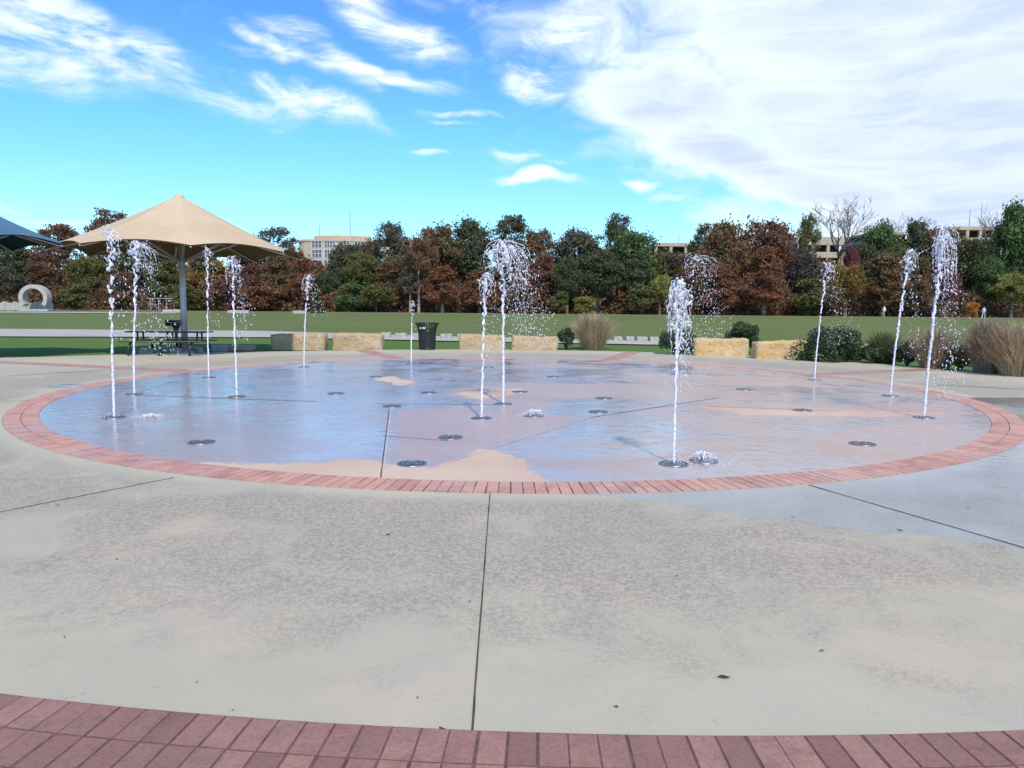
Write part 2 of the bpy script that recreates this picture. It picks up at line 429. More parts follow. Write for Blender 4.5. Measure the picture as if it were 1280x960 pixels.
# far from the photographed part of the sky: light scattered cirrus
oth = t.math('MULTIPLY', t.ramp(st2, .52, .75, 0, .6), t.ramp(t.math('ABSOLUTE', az), .8, 1.1))
cl = t.math('MAXIMUM', t.math('MAXIMUM', wz, bz), oth)
cl = t.math('MULTIPLY', cl, t.ramp(el, -.02, .03))
CW = 8.25
thick = t.math('MULTIPLY', t.ramp(t.math('ADD', bank, t.math('MULTIPLY', st2, .5)), .62, 1.25), 1.)
streak = t.n('ShaderNodeMapping'); streak.inputs['Scale'].default_value = (1.6, 9, 1); t.l(cv.outputs[0], streak.inputs[0])
sgrey = t.ramp(t.noise(streak.outputs[0], 3.4, 7, .62, .8), .38, .62)
greyc = t.mix(sgrey, (.60*CW, .72*CW, 1.02*CW), (.74*CW, .85*CW, 1.05*CW))
cc_ = t.mix(thick, (.93*CW, 1.03*CW, 1.03*CW), greyc)
final = t.mix(cl, skyc, cc_)
t.l(final, bg.inputs[0]); bg.inputs[1].default_value = .108
sun = bpy.data.lights.new('sun', 'SUN'); sun.energy = 3.3; sun.angle = R(1.5); sun.color = (1, .90, .76)
so = link(bpy.data.objects.new('sun', sun))
d = Vector((SUN_DIR.x*math.cos(SUN_EL), SUN_DIR.y*math.cos(SUN_EL), -math.sin(SUN_EL)))
so.rotation_euler = d.to_track_quat('-Z', 'Y').to_euler(); so.location = (-20, -10, 30)

# ---------------------------------------------------------------- camera
cam = bpy.data.cameras.new('camera'); cam.sensor_width = 36; cam.lens = F*36/1280; cam.clip_end = 6000; cam.clip_start = .05
co = link(bpy.data.objects.new('camera', cam)); co.location = (0, 0, H)
co.rotation_euler = (Matrix.Rotation(R(90)-PITCH, 3, 'X') @ Matrix.Rotation(R(ROLL), 3, 'Z')).to_euler()
scene.camera = co
vs = scene.view_settings; vs.view_transform = 'Standard'; vs.look = 'None'; vs.gamma = 1; vs.exposure = 0.30; vs.use_curve_mapping = False
scene.cycles.use_denoising = True
scene.cycles.max_bounces = 8; scene.cycles.transparent_max_bounces = 8

# ---------------------------------------------------------------- ground
CX, CY = .05, 14.72
RI, RO = 8.15, 8.58
def terrain():
    mb = MB()
    ys = [-60, -30, 0, 10, 20, 24, 26, 29, 32, 36, 42, 50, 60, 75, 90, 105, 116, 121, 126, 132, 138, 144, 150, 156, 162, 168, 176, 200, 260, 400, 800, 1500, 4000]
    xs = [-4000, -1500, -700, -400, -250, -180, -140, -100, -70, -50, -35, -25, -15, -8, 0, 8, 15, 25, 35, 50, 70, 100, 140, 180, 250, 400, 700, 1500, 4000]
    for y in ys:
        for x in xs: mb.v.append((x, y, zt(max(-200, min(200, x)), y)-.03))
    n = len(xs)
    for j in range(len(ys)-1):
        for i in range(n-1): mb.f.append((j*n+i, j*n+i+1, (j+1)*n+i+1, (j+1)*n+i))
    return struct('ground', mb, M['grass'], True)
terrain()
# signed distance (metres, + inside) to polygons given by photo pixels
def sdf(P, poly):
    poly = np.array(poly, float); a = poly; b = np.roll(poly, -1, 0)
    dmin = np.full(len(P), 1e9); ins = np.zeros(len(P), bool)
    for (ax, ay), (bx, by) in zip(a, b):
        ex, ey = bx-ax, by-ay; L = ex*ex+ey*ey+1e-12
        tt = np.clip(((P[:, 0]-ax)*ex+(P[:, 1]-ay)*ey)/L, 0, 1)
        dmin = np.minimum(dmin, np.hypot(P[:, 0]-ax-ex*tt, P[:, 1]-ay-ey*tt))
        cond = ((ay > P[:, 1]) != (by > P[:, 1]))
        xi = (bx-ax)*(P[:, 1]-ay)/(by-ay+1e-12)+ax
        ins ^= cond & (P[:, 0] < xi)
    return np.where(ins, dmin, -dmin)
G = lambda L: [at(x, y) for x, y in L]
dry_polys = [
    G([(60, 560), (150, 570), (230, 577), (330, 580), (400, 578), (478, 573), (486, 580), (540, 584), (575, 574), (606, 562), (640, 568), (668, 584), (686, 603), (690, 640), (20, 640)]),
    G([(570, 492), (600, 485), (655, 486), (640, 495), (600, 499)]),
    G([(862, 506), (960, 510), (1080, 513), (1230, 516), (1100, 521), (930, 518)]),
    G([(490, 470), (520, 478), (500, 482), (470, 474)]),
]
wet_out = G([(690, 617), (760, 620), (830, 629), (890, 638), (950, 648), (1020, 657), (1080, 664), (1180, 672), (1280, 688), (1500, 715), (2600, 700), (2400, 505), (1280, 497), (1150, 497), (1000, 520)])
def set_wet(me, val):
    at_ = me.attributes.new('wet', 'FLOAT', 'POINT'); at_.data.foreach_set('value', val.astype(np.float32))
def polar(name, radii_fn, nr, nth, z, mat, wetfn):
    V = []; 
    th = np.linspace(0, 2*np.pi, nth, endpoint=False)
    rr = np.array([radii_fn(a) for a in th])       # (nth,2)
    s = np.linspace(0, 1, nr)
    X = CX+np.sin(th)[:, None]*(rr[:, :1]+(rr[:, 1:]-rr[:, :1])*s); Y = CY+np.cos(th)[:, None]*(rr[:, :1]+(rr[:, 1:]-rr[:, :1])*s)
    P = np.c_[X.ravel(), Y.ravel(), np.full(X.size, z)]
    i, j = np.meshgrid(np.arange(nth), np.arange(nr-1), indexing='ij'); i2 = (i+1) % nth
    Fc = np.c_[(i*nr+j).ravel(), (i2*nr+j).ravel(), (i2*nr+j+1).ravel(), (i*nr+j+1).ravel()][:, ::-1]
    me = bpy.data.meshes.new(name); me.from_pydata(P.tolist(), [], Fc.tolist()); me.materials.append(mat)
    set_wet(me, wetfn(P)); me.update()
    return tag(link(bpy.data.objects.new(name, me)), kind='structure')
def wet_pool(P):
    v = np.full(len(P), .6)
    for k, d_ in enumerate(dry_polys): v = np.minimum(v, -sdf(P, d_))
    return v
def wet_plaza(P):
    v = sdf(P, wet_out)
    # splash-wetted rim near the ring on the right, and patches by the left side
    for px, py, r in ((70, 484, .16), (92, 481, .14), (40, 487, .1)):
        x, y = at(px, py); v = np.maximum(v, r-np.hypot((P[:, 0]-x)*.5, P[:, 1]-y))
    return v
OUT = [(-180, 32), (-150, 26), (-120, 22), (-95, 21), (-80, 19), (-70, 17.2), (-62, 15.9), (-50, 14.8), (-35, 13.6), (-20, 13.3), (0, 13.3), (40, 13.3), (80, 13.4), (95, 14), (110, 20), (130, 26), (180, 32)]
def outr(a):
    dg = math.degrees(a); dg = dg-360 if dg > 180 else dg
    for (a0, r0), (a1, r1) in zip(OUT, OUT[1:]):
        if a0 <= dg <= a1: return r0+(r1-r0)*(dg-a0)/(a1-a0)
    return 32
polar('plaza_pavement', lambda a: (RO+.0, outr(a)), 90, 720, .0, M['plaza'], wet_plaza)
pf = polar('splash_pad_floor', lambda a: (.01, RI), 110, 720, .0, M['pool'], wet_pool)

co_ = np.array([tuple(v.co) for v in pf.data.vertices])
pk = np.full(len(co_), -1.0)
for L_ in ([(486, 578), (491, 514), (560, 508), (650, 512), (738, 521), (610, 562), (560, 580)], [(560, 497), (700, 500), (900, 492), (860, 480), (640, 478), (560, 486)], [(870, 500), (1210, 512), (1180, 526), (900, 524)], [(900, 470), (1100, 474), (1050, 484), (880, 480)]):
    pk = np.maximum(pk, np.clip(sdf(co_, G(L_)), -1, 1))
pa_ = pf.data.attributes.new('pink', 'FLOAT', 'POINT'); pa_.data.foreach_set('value', pk.astype(np.float32))

def arc_bricks(name, cx, cy, r0, rows, rowh, pitch, a0, a1, mat, seed):
    """bricks laid radially on an arc; mortar bed under them"""
    rng = random.Random(seed); mb = MB()
    gap = .008
    for k in range(rows):
        ra, rb = r0+k*rowh+gap/2, r0+(k+1)*rowh-gap/2; ra += rng.uniform(0, .001)
        n = int((a1-a0)*(r0+rows*rowh/2)/pitch)
        for i in range(n):
            t0 = a0+(a1-a0)*i/n; t1 = a0+(a1-a0)*(i+1)/n
            g = gap/2/ra; t0 += g*(.3+rng.random()*1.6); t1 -= g*(.3+rng.random()*1.6)
            z = .004+rng.uniform(-.001, .0012); c = .001; gc = c/ra
            lo = [(ra, t0), (rb, t0), (rb, t1), (ra, t1)]; hi = [(ra+c, t0+gc), (rb-c, t0+gc), (rb-c, t1-gc), (ra+c, t1-gc)]
            n0 = len(mb.v)
            mb.v += [(cx+r*math.sin(q), cy+r*math.cos(q), -.004) for r, q in lo]+[(cx+r*math.sin(q), cy+r*math.cos(q), z) for r, q in hi]
            for a in range(4):
                b = (a+1) % 4; mb.f.append((n0+b, n0+a, n0+4+a, n0+4+b))
            mb.f.append((n0+7, n0+6, n0+5, n0+4))
    struct(name, mb, mat)
    bed = MB(); n = 360
    for i in range(n):
        t0 = a0+(a1-a0)*i/n; t1 = a0+(a1-a0)*(i+1)/n; rb = r0+rows*rowh
        z = -.0015
        bed.quad(*[(cx+r*math.sin(q), cy+r*math.cos(q), z) for r, q in ((r0-.001, t0), (r0-.001, t1), (rb+.001, t1), (rb+.001, t0))][::-1])
    return bed
bed = arc_bricks('brick_ring', CX, CY, RI, 2, (RO-RI)/2, .107, 0, 2*math.pi, M['brick_ring'], 3)
struct('brick_ring_bed', bed, M['mortar'])
# foreground band lies on the plaza: raised 4 mm sheet
bx, by, br = .676, 17.82, 15.25
bed = arc_bricks('brick_band', bx, by, br, 2, .205, .112, R(180-62), R(180+70), M['brick_band'], 5)
for o in C.objects:
    if o.name == 'brick_band': o.location.z = .006
ob = struct('brick_band_bed', bed, M['mortar']); ob.location.z = .0085
# radial brick strips across the plaza behind the ring
def strip(a, w_, r0, r1, mat, name, z=.004):
    mb = MB(); rng = random.Random(int(a*10)); r = r0
    dx, dy = math.sin(R(a)), math.cos(R(a)); nx, ny = dy, -dx
    while r < r1:
        for k in (-1, 0, 1):
            c = (k*w_/3)
            p = []
            for rr, cc in ((r+.004, c-w_/6+.004), (r+.1, c-w_/6+.004), (r+.1, c+w_/6-.004), (r+.004, c+w_/6-.004)):
                p.append((CX+dx*rr+nx*cc, CY+dy*rr+ny*cc, z))
            mb.quad(*p[::-1])
        r += .108
    return struct(name, mb, mat)
for a, r1 in ((-25, 13.2), (20, 13.25), (65, 13.25), (-70, 16.8)):
    strip(a, .6, RO+.02, r1, M['brick_ring'], 'brick_strip')
# joints
def groove(p, q, w_, mat, z=.0035, name='pavement_joint', wob=.0):
    p = Vector((*p, 0)); q = Vector((*q, 0)); d_ = (q-p); L = d_.length; d_.normalize(); n_ = Vector((-d_.y, d_.x, 0))
    mb = MB(); N = max(2, int(L/.15)); rng = random.Random(int(L*1000))
    pv = None
    for i in range(N+1):
        c = p+d_*L*i/N+n_*rng.uniform(-wob, wob); ww = w_*rng.uniform(.75, 1.25)/2
        cur = (c-n_*ww, c+n_*ww)
        if pv: mb.quad((pv[0].x, pv[0].y, z), (cur[0].x, cur[0].y, z), (cur[1].x, cur[1].y, z), (pv[1].x, pv[1].y, z))
        pv = cur
    return struct(name, mb, mat)
def pjoint(a, b, w_, mat, **k): return groove(at(*a), at(*b), w_, mat, **k)
pjoint((612.5, 617), (590, 915.5), .009, M['joint'], wob=.001)
pjoint((218, 597), (-260, 692), .012, M['joint'])
pjoint((1010, 606), (1500, 749), .014, M['joint'])
pjoint((1012, 606), (1502, 747.5), .014, M['joint_pale'], z=.003)
pjoint((75, 497), (0, 503), .02, M['joint']); pjoint((130, 463), (-60, 474), .04, M['joint'])
pjoint((1170, 481), (1400, 493), .05, M['joint'])
pjoint((489, 511), (478, 600), .012, M['joint_pale'])
pjoint((486.5, 511), (475.5, 600), .012, M['joint'])
pjoint((560, 578), (738, 522), .016, M['joint_pale'])
pjoint((165, 494), (395, 502), .03, M['joint'])
pjoint((478, 545), (560, 551), .014, M['joint'])
pjoint((738, 522), (900, 497), .02, M['joint'])
pjoint((640, 506), (470, 505), .02, M['joint'])
pjoint((880, 508), (1050, 514), .02, M['joint'])

# leaf bits lying on the pavement
mb = MB(); rng = random.Random(8)
bits = [(905, 848, .022), (1027, 815, .012), (1125, 664, .02), (1210, 635, .015), (485, 669, .014), (553, 914, .018), (770, 885, .01), (73, 632, .014), (991, 646, .014)]
for _ in range(10):
    bits.append((rng.uniform(0, 1280), rng.uniform(630, 900), rng.uniform(.004, .010)))
for px, py, r in bits:
    x, y = at(px, py); a = rng.uniform(0, 6.3)
    pts = [(x+math.cos(a+k*1.05)*r*(1.4 if k % 3 == 0 else .6), y+math.sin(a+k*1.05)*r*(1.4 if k % 3 == 0 else .6), .006+rng.uniform(0, .006)) for k in range(6)]
    mb.quad(*pts)
tag(mb.build('leaf_litter', M['debris']), 'tiny dry leaf scraps scattered over the pale concrete', 'leaf litter', kind='stuff')

# ---------------------------------------------------------------- paths in the field
def ribbon(name, near, far, mat, dz=.02):
    mb = MB()
    # refine
    def ref(L):
        out = []
        for (a, b) in zip(L, L[1:]):
            for k in range(8): out.append((a[0]+(b[0]-a[0])*k/8, a[1]+(b[1]-a[1])*k/8))
        return out+[L[-1]]
    A = [gat(*p) for p in ref(near)]; B = [gat(*p) for p in ref(far)]
    for i in range(len(A)-1):
        q = [A[i], A[i+1], B[i+1], B[i]]
        mb.quad(*[(x, y, z+dz) for x, y, z in q])
    return struct(name, mb, mat)
ribbon('concrete_path', [(-300, 418), (0, 421), (330, 422), (560, 426.5), (800, 431), (1100, 436), (1280, 438), (1600, 441)],
       [(-300, 409), (0, 411.5), (330, 414), (560, 421), (800, 426), (1100, 430.5), (1280, 432), (1600, 434)], M['path'])
ribbon('far_path', [(-300, 390.0), (0, 391.0), (150, 391.5), (220, 392)], [(-300, 388.6), (0, 389.4), (150, 390.3), (220, 391.2)], M['path'])

# ---------------------------------------------------------------- rocks
def rockmesh(name, L, D_, Hh, seed, mat, chip=.035):
    """rough-sawn limestone block: subdivided box with worn edges"""
    rng = random.Random(seed); nx, ny, nz = 14, 6, 7
    V = {}; mb = MB()
    from mathutils import noise
    def vert(i, j, k):
        key = (i, j, k)
        if key in V: return V[key]
        x, y, z = (i/nx-.5)*L, (j/ny-.5)*D_, k/nz*Hh
        # round the corners
        fx, fy, fz = abs(i/nx-.5)*2, abs(j/ny-.5)*2, k/nz
        e = sorted((fx, fy, abs(fz*2-1) if fz > .5 else 0))
        s_ = 1-chip*(max(0, e[1]-.75)/.25)**1.5
        nz_ = noise.noise(Vector((x*2+seed*7, y*2, z*2)))*.045+noise.noise(Vector((x*7+seed*3, y*7, z*7)))*.04
        x2, y2 = x*s_+nz_*(1 if x > 0 else -1)*(fx > .99), y*s_+nz_*(1 if y > 0 else -1)*(fy > .99)
        z2 = z*(1-.5*chip*(max(0, e[1]-.75)/.25)) + (nz_*.8 if k == nz else 0) + .05*Hh*math.sin(x*1.3+seed)*(k/nz)
        V[key] = len(mb.v); mb.v.append((x2, y2, z2-.02)); return V[key]
    for i in range(nx):
        for j in range(ny):
            mb.f.append((vert(i, j, nz), vert(i+1, j, nz), vert(i+1, j+1, nz), vert(i, j+1, nz)))
    for i in range(nx):
        for k in range(nz):
            mb.f.append((vert(i, 0, k), vert(i+1, 0, k), vert(i+1, 0, k+1), vert(i, 0, k+1)))
            mb.f.append((vert(i+1, ny, k), vert(i, ny, k), vert(i, ny, k+1), vert(i+1, ny, k+1)))
    for j in range(ny):
        for k in range(nz):
            mb.f.append((vert(0, j+1, k), vert(0, j, k), vert(0, j, k+1), vert(0, j+1, k+1)))
            mb.f.append((vert(nx, j, k), vert(nx, j+1, k), vert(nx, j+1, k+1), vert(nx, j, k+1)))
    return mb.mesh(name, mat, True)
def block(x0, x1, ytop, ybot, mat, label, seed, depth=.7, rz=0, name='stone_block', group='limestone blocks along the plaza edge', cat='stone block'):
    xa, ya = at((x0+x1)/2, ybot)
    ppm = F/ya; L = (x1-x0)/ppm; Hh = (ybot-ytop)/ppm*.97
    o = link(bpy.data.objects.new(name, rockmesh(name, L, depth, Hh, seed, mat)))
    o.location = (xa, ya+depth/2, 0 if ya < 29 else zt(xa, ya)); o.rotation_euler.z = rz
    return tag(o, label, cat, group)
block(338, 404, 417, 437, M['stone_pale'], 'cream limestone block left of its twin, nearest the big tan umbrella', 1)
block(415, 477, 416.5, 437, M['stone_pale'], 'cream limestone block just left of the black litter bin', 2)
block(573, 631, 418, 437.5, M['stone_pale'], 'pinkish cream limestone block just right of the black litter bin', 3)
block(640, 697, 419, 438, M['stone_pale'], 'pale limestone block beside the dark bush and the straw grass clump', 4)
block(869, 937, 421.5, 445, M['stone_gold'], 'golden orange limestone block, left one of the pair by the dark shrubs', 5, rz=-.06)
block(946, 1014, 425, 449, M['stone_gold'], 'golden orange mottled limestone block touching the big round shrub', 6, rz=-.08)
block(262, 281, 431, 438.5, M['stone_grey'], 'small grey limestone lump beside the umbrella pole', 7, .4)
block(284, 316, 431, 437.5, M['stone_pale'], 'low flat tan stone between the small grey lump and the cream blocks', 8, .4)
for i, (x, y) in enumerate([(182, 441), (200, 440), (221, 441), (240, 439.5)]):
    block(x-9, x+9, y-6, y, M['stone_grey'], ['low pale rock behind the left end of the picnic table', 'low pale rock behind the middle of the picnic table', 'low pale rock just left of the tan umbrella pole', 'low pale rock just right of the tan umbrella pole'][i], 20+i, .3, name='low_rock', group='small rocks behind the picnic table', cat='rock')
k = 0
for x in list(range(482, 624, 19))+list(range(772, 834, 15)):
    g_ = gat(x, 422+(x-480)*.0145); s_ = F/g_[1]; L = 11/s_; Hh = 6.2/s_
    o = link(bpy.data.objects.new('kerb_stone', rockmesh('kerb_stone', L*(1+.2*math.sin(k*2)), .45, Hh, 40+k, M['stone_grey'])))
    o.location = g_; 
    if x < 640:
        lb = 'small grey white stone in the row along the path beyond the litter bin'; gp = 'small stones along the path by the litter bin'
    else:
        lb = 'small grey white stone in the row along the path right of the straw grass clump'; gp = 'small stones along the path by the straw grass'
    tag(o, lb, 'stone', gp); k += 1

# ---------------------------------------------------------------- litter bin
bxy = at(534, 437)
root = empty('litter_bin', (bxy[0], bxy[1], 0)); tag(root, 'black slatted metal litter bin with a flared rim beside the stone blocks', 'litter bin')
mb = MB()
for i in range(30):
    a = 2*math.pi*i/30; ca, sa = math.cos(a), math.sin(a)
    pts = [(.30, .04), (.315, .3), (.33, .6), (.35, .80), (.40, .93), (.45, 1.0)]
    wv = .027
    n0 = len(mb.v)
    for r, z in pts:
        for (dr, dw) in ((-.006, -wv), (.006, -wv), (.006, wv), (-.006, wv)):
            mb.v.append((ca*(r+dr)-sa*dw, sa*(r+dr)+ca*dw, z))
    for q in range(len(pts)-1):
        for e in range(4):
            f_ = (e+1) % 4; mb.f.append((n0+q*4+e, n0+q*4+f_, n0+(q+1)*4+f_, n0+(q+1)*4+e))
mb.build('slats', M['black'], root)
mb = MB(); mb.lathe([(.29, .02), (.295, .3), (.31, .6), (.325, .8), (.31, .8), (.28, .05), (0, .05)], 32); mb.build('liner', M['blackrim'], root, True)
mb = MB(); mb.tube([(.46*math.cos(a), .46*math.sin(a), 1.0) for a in np.linspace(0, 2*math.pi, 33)], .022, 8, False); mb.build('rim', M['blackrim'], root, True)
mb = MB(); mb.lathe([(.31, 0), (.325, .02), (.325, .06), (.30, .06)], 32); mb.build('base', M['blackrim'], root, True)
mb = MB()
for i, (dx, wd) in enumerate(((-.22, .03), (-.15, .012), (-.105, .03), (-.04, .035))):
    mb = MB(); r = .385; y = -math.sqrt(r*r-dx*dx); mb.box(dx-wd/2, dx+wd/2, y-.012, y+.004, .79, .86)
    mb.build('white_mark', M['white'], root)

# ---------------------------------------------------------------- umbrellas
def umbrella(pxy, apex_z, eave_z, Rr, rot, cloth, under, label):
    root = empty('shade_umbrella', (pxy[0], pxy[1], 0)); tag(root, label, 'umbrella', 'large shade umbrellas at the plaza edge')
    def canopy(off, scale=1.0, nseg=8):
        mb = MB(); NA, NR = 12, 12
        for i in range(nseg*NA):
            k, f_ = divmod(i, NA); u = f_/NA
            a = rot+2*math.pi*(k+u)/nseg
            # straight chord between corners, pulled in (scalloped)
            da = (u-.5)*2*math.pi/nseg
            chord = math.cos(math.pi/nseg)/math.cos(da)
            sag = 4*u*(1-u)
            for j in range(NR+1):
                s = j/NR
                rr = Rr*s*(chord*(1-s*0)+0)*(1-.05*sag*s*s)
                z = eave_z+(apex_z-eave_z)*(1-s)**1.0 - .035*math.sin(math.pi*s)*(apex_z-eave_z)
                z += .16*sag*s**3
                mb.v.append((math.sin(a)*rr, math.cos(a)*rr, z+off))
        n = nseg*NA
        for i in range(n):
            i2 = (i+1) % n
            for j in range(NR):
                a_, b_, c_, d_ = i*(NR+1)+j, i2*(NR+1)+j, i2*(NR+1)+j+1, i*(NR+1)+j+1
                mb.f.append((a_, b_, c_, d_)[::-1])
        return mb
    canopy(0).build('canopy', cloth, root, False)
    canopy(-.03).build('shaded_underside', under, root, True)  # second sheet below the cloth, coloured dark for the shade underneath
    mb = MB(); mb.lathe([(.0, .03), (.11, .02), (.16, -.05), (.18, -.12)], 16, (0, 0, apex_z)); mb.build('cap', cloth, root, True)
    mb = MB(); mb.tube([(0, 0, 0), (0, 0, eave_z*.5), (0, 0, apex_z-.15)], [.105, .10, .085], 20); mb.build('pole', M['steel'], root, True)
    mb = MB(); mb.lathe([(0, .03), (.27, .03), (.27, 0)], 20)
    for k_ in range(4):
        a = k_*math.pi/2+.5; mb.tube([(.2*math.cos(a), .2*math.sin(a), .02), (.2*math.cos(a), .2*math.sin(a), .07)], .02, 6)
    mb.build('base_plate', M['steel'], root)
    for k_ in range(8):
        a = rot+2*math.pi*k_/8; dx, dy = math.sin(a), math.cos(a)
        mb = MB()
        mb.tube([(dx*.1, dy*.1, eave_z-.25), (dx*Rr*.5, dy*Rr*.5, eave_z+.02+(apex_z-eave_z)*.24), (dx*Rr*.985, dy*Rr*.985, eave_z-.05)], [.045, .04, .03], 8)
        mb.tube([(dx*Rr*.985, dy*Rr*.985, eave_z-.05), (dx*Rr*1.005, dy*Rr*1.005, eave_z-.055)], .024, 8)
        mb.build('arm', M['steel'], root, True)
    return root
px_, py_ = at(231.5, 441)
D_ = py_
_, _, za = atD(222, 244, D_); _, _, ze = atD(227, 317, D_)
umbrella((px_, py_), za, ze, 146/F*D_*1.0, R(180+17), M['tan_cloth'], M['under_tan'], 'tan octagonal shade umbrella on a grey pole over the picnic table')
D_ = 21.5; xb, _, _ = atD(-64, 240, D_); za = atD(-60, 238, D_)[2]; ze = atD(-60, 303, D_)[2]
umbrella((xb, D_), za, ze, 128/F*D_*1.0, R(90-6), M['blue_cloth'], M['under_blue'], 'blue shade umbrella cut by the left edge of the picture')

# ---------------------------------------------------------------- picnic table
tx, ty = at(208, 443.5)
root = empty('picnic_table', (tx, ty+.3, 0), R(2)); tag(root, 'dark metal picnic table with mesh top and benches beneath the tan umbrella', 'picnic table')
def slab(L, W, z, th, mat, name):
    mb = MB(); mb.box(-L/2, L/2, -W/2, W/2, z-th, z, .02); return mb.build(name, mat, root)
slab(2.5, .76, .76, .035, M['tabletop'], 'table_top')
mb = MB(); mb.tube([(-1.25, -.38, .73), (1.25, -.38, .73), (1.25, .38, .73), (-1.25, .38, .73), (-1.25, -.38, .73)], .022, 6, False); mb.build('top_rim', M['black'], root, True)
for s_ in (-1, 1):
    mb = MB(); mb.box(-1.25, 1.25, s_*.68-.14, s_*.68+.14, .43, .46, .01); o = mb.build('bench', M['tabletop'], root)
    mb = MB(); y = s_*.68; mb.tube([(-1.25, y-.14, .44), (1.25, y-.14, .44), (1.25, y+.14, .44), (-1.25, y+.14, .44), (-1.25, y-.14, .44)], .02, 6, False); mb.build('bench_rim', M['black'], o, True)
for x in (-.95, .0, .95):
    mb = MB()
    mb.tube([(x, -.85, 0), (x, -.82, .25), (x, -.68, .40), (x, -.40, .44), (x, .40, .44), (x, .68, .40), (x, .82, .25), (x, .85, 0)], .035, 8)
    mb.tube([(x, -.22, .42), (x, -.18, .74)], .03, 6); mb.tube([(x, .22, .42), (x, .18, .74)], .03, 6)
    mb.build('leg', M['black'], root, True)
gx, gy = at(209, 441)
root = empty('pedestal_grill', (gx, ty+1.7, 0)); tag(root, 'black pedestal grill standing just behind the picnic table', 'grill')
mb = MB(); mb.tube([(0, 0, 0), (0, 0, .88)], .05, 10); mb.tube([(0, 0, .62), (0, 0, .88)], [.05, .13], 8); mb.build('post', M['black'], root, True)
mb = MB(); mb.box(-.28, .28, -.2, .2, .88, .92); mb.box(-.28, .28, .17, .2, .92, 1.08); mb.box(-.28, -.25, -.2, .17, .92, 1.08); mb.box(.25, .28, -.2, .17, .92, 1.08)
mb.build('fire_box', M['black'], root)
mb = MB()
for i in range(9): mb.tube([(-.22+i*.055, -.19, 1.0), (-.22+i*.055, .17, 1.0)], .008, 5)
mb.build('grate', M['steel'], root)

# ---------------------------------------------------------------- fountain drains
def drain_proto():
    root = empty('floor_nozzle')
    mb = MB(); mb.lathe([(.155, .0), (.155, .008), (.147, .010), (.140, .010), (.138, .004)], 32); mb.build('rim', M['drain'], root, True)
    mb = MB()
    for i in range(24):
        a = 2*math.pi*i/24
        p = [(.06, a-.05), (.137, a-.075), (.137, a+.035), (.06, a+.04)]
        mb.quad(*[(r*math.cos(q), r*math.sin(q), .009) for r, q in p])
    mb.lathe([(.085, .0095), (.095, .0105), (.105, .0095)], 28)
    mb.build('grate', M['drain'], root)
    mb = MB(); mb.lathe([(.0, .006), (.02, .006), (.022, .022), (.035, .022), (.045, .010), (.062, .009)], 20); mb.build('nozzle', M['nozzle'], root, True)
    mb = MB(); mb.lathe([(0, .0035), (.14, .0035)], 24); mb.build('sump', M['joint'], root)
    return root
DR = [(143, 522, 'under the leftmost tall water jet'), (168, 493, 'under the second water jet from the left'), (261, 472, 'under the thin jet right of the umbrella pole'),
 (296, 496, 'under the fourth water jet from the left'), (380, 459, 'under the short jet in front of the cream blocks'), (514, 455, 'under the faint low jet beside the litter bin'),
 (602, 523, 'under the wavy central jet'), (629, 505, 'under the central jet with the widest burst'), (842, 580, 'under the nearest water jet'),
 (845, 468, 'under the jet that bursts behind the nearest one'), (1018, 475, 'under the third jet from the right'), (1113, 495, 'under the second jet from the right'), (1155, 522, 'under the rightmost tallest jet'),
 (515, 580, 'dry and nearest of all, on the tan dry patch'), (252, 553, 'without water on the left wet floor'), (563, 547, 'without water just behind the dry patch'), (1078, 555, 'without water near the right brick edge'),
 (748, 515, 'without water midway between the central and nearest jets'), (490, 508, 'at the far end of the pale floor joint'), (667, 520, 'under the small bubbling splash beside the wavy jet'),
 (880, 576, 'under the low bubbling splash beside the nearest jet'), (650, 490, 'without water just behind the central burst jet'), (536, 491, 'without water left of the central jets'),
 (755, 498, 'without water behind the one midway to the nearest jet'), (692, 471, 'without water in the far middle of the pad'), (420, 492, 'without water on the blue wet floor left of the middle'),
 (610, 459, 'without water near the far brick edge'), (1003, 513, 'without water on the cream streak at right'), (470, 471, 'without water behind the one on the blue wet floor'), (930, 487, 'without water in the far right half')]
proto = drain_proto()
def copy_tree(o, parent=None):
    c = o.copy(); C.objects.link(c)
    if parent: c.parent = parent
    for ch in list(o.children):
        copy_tree(ch, c)
    return c
for i, (px, py, lab) in enumerate(DR):
    o = proto if i == 0 else copy_tree(proto)
    x, y = at(px, py); o.location = (x, y, .001); o.rotation_euler.z = i*.7
    tag(o, 'round metal floor nozzle '+lab, 'floor nozzle', 'round metal nozzles set in the splash pad floor')

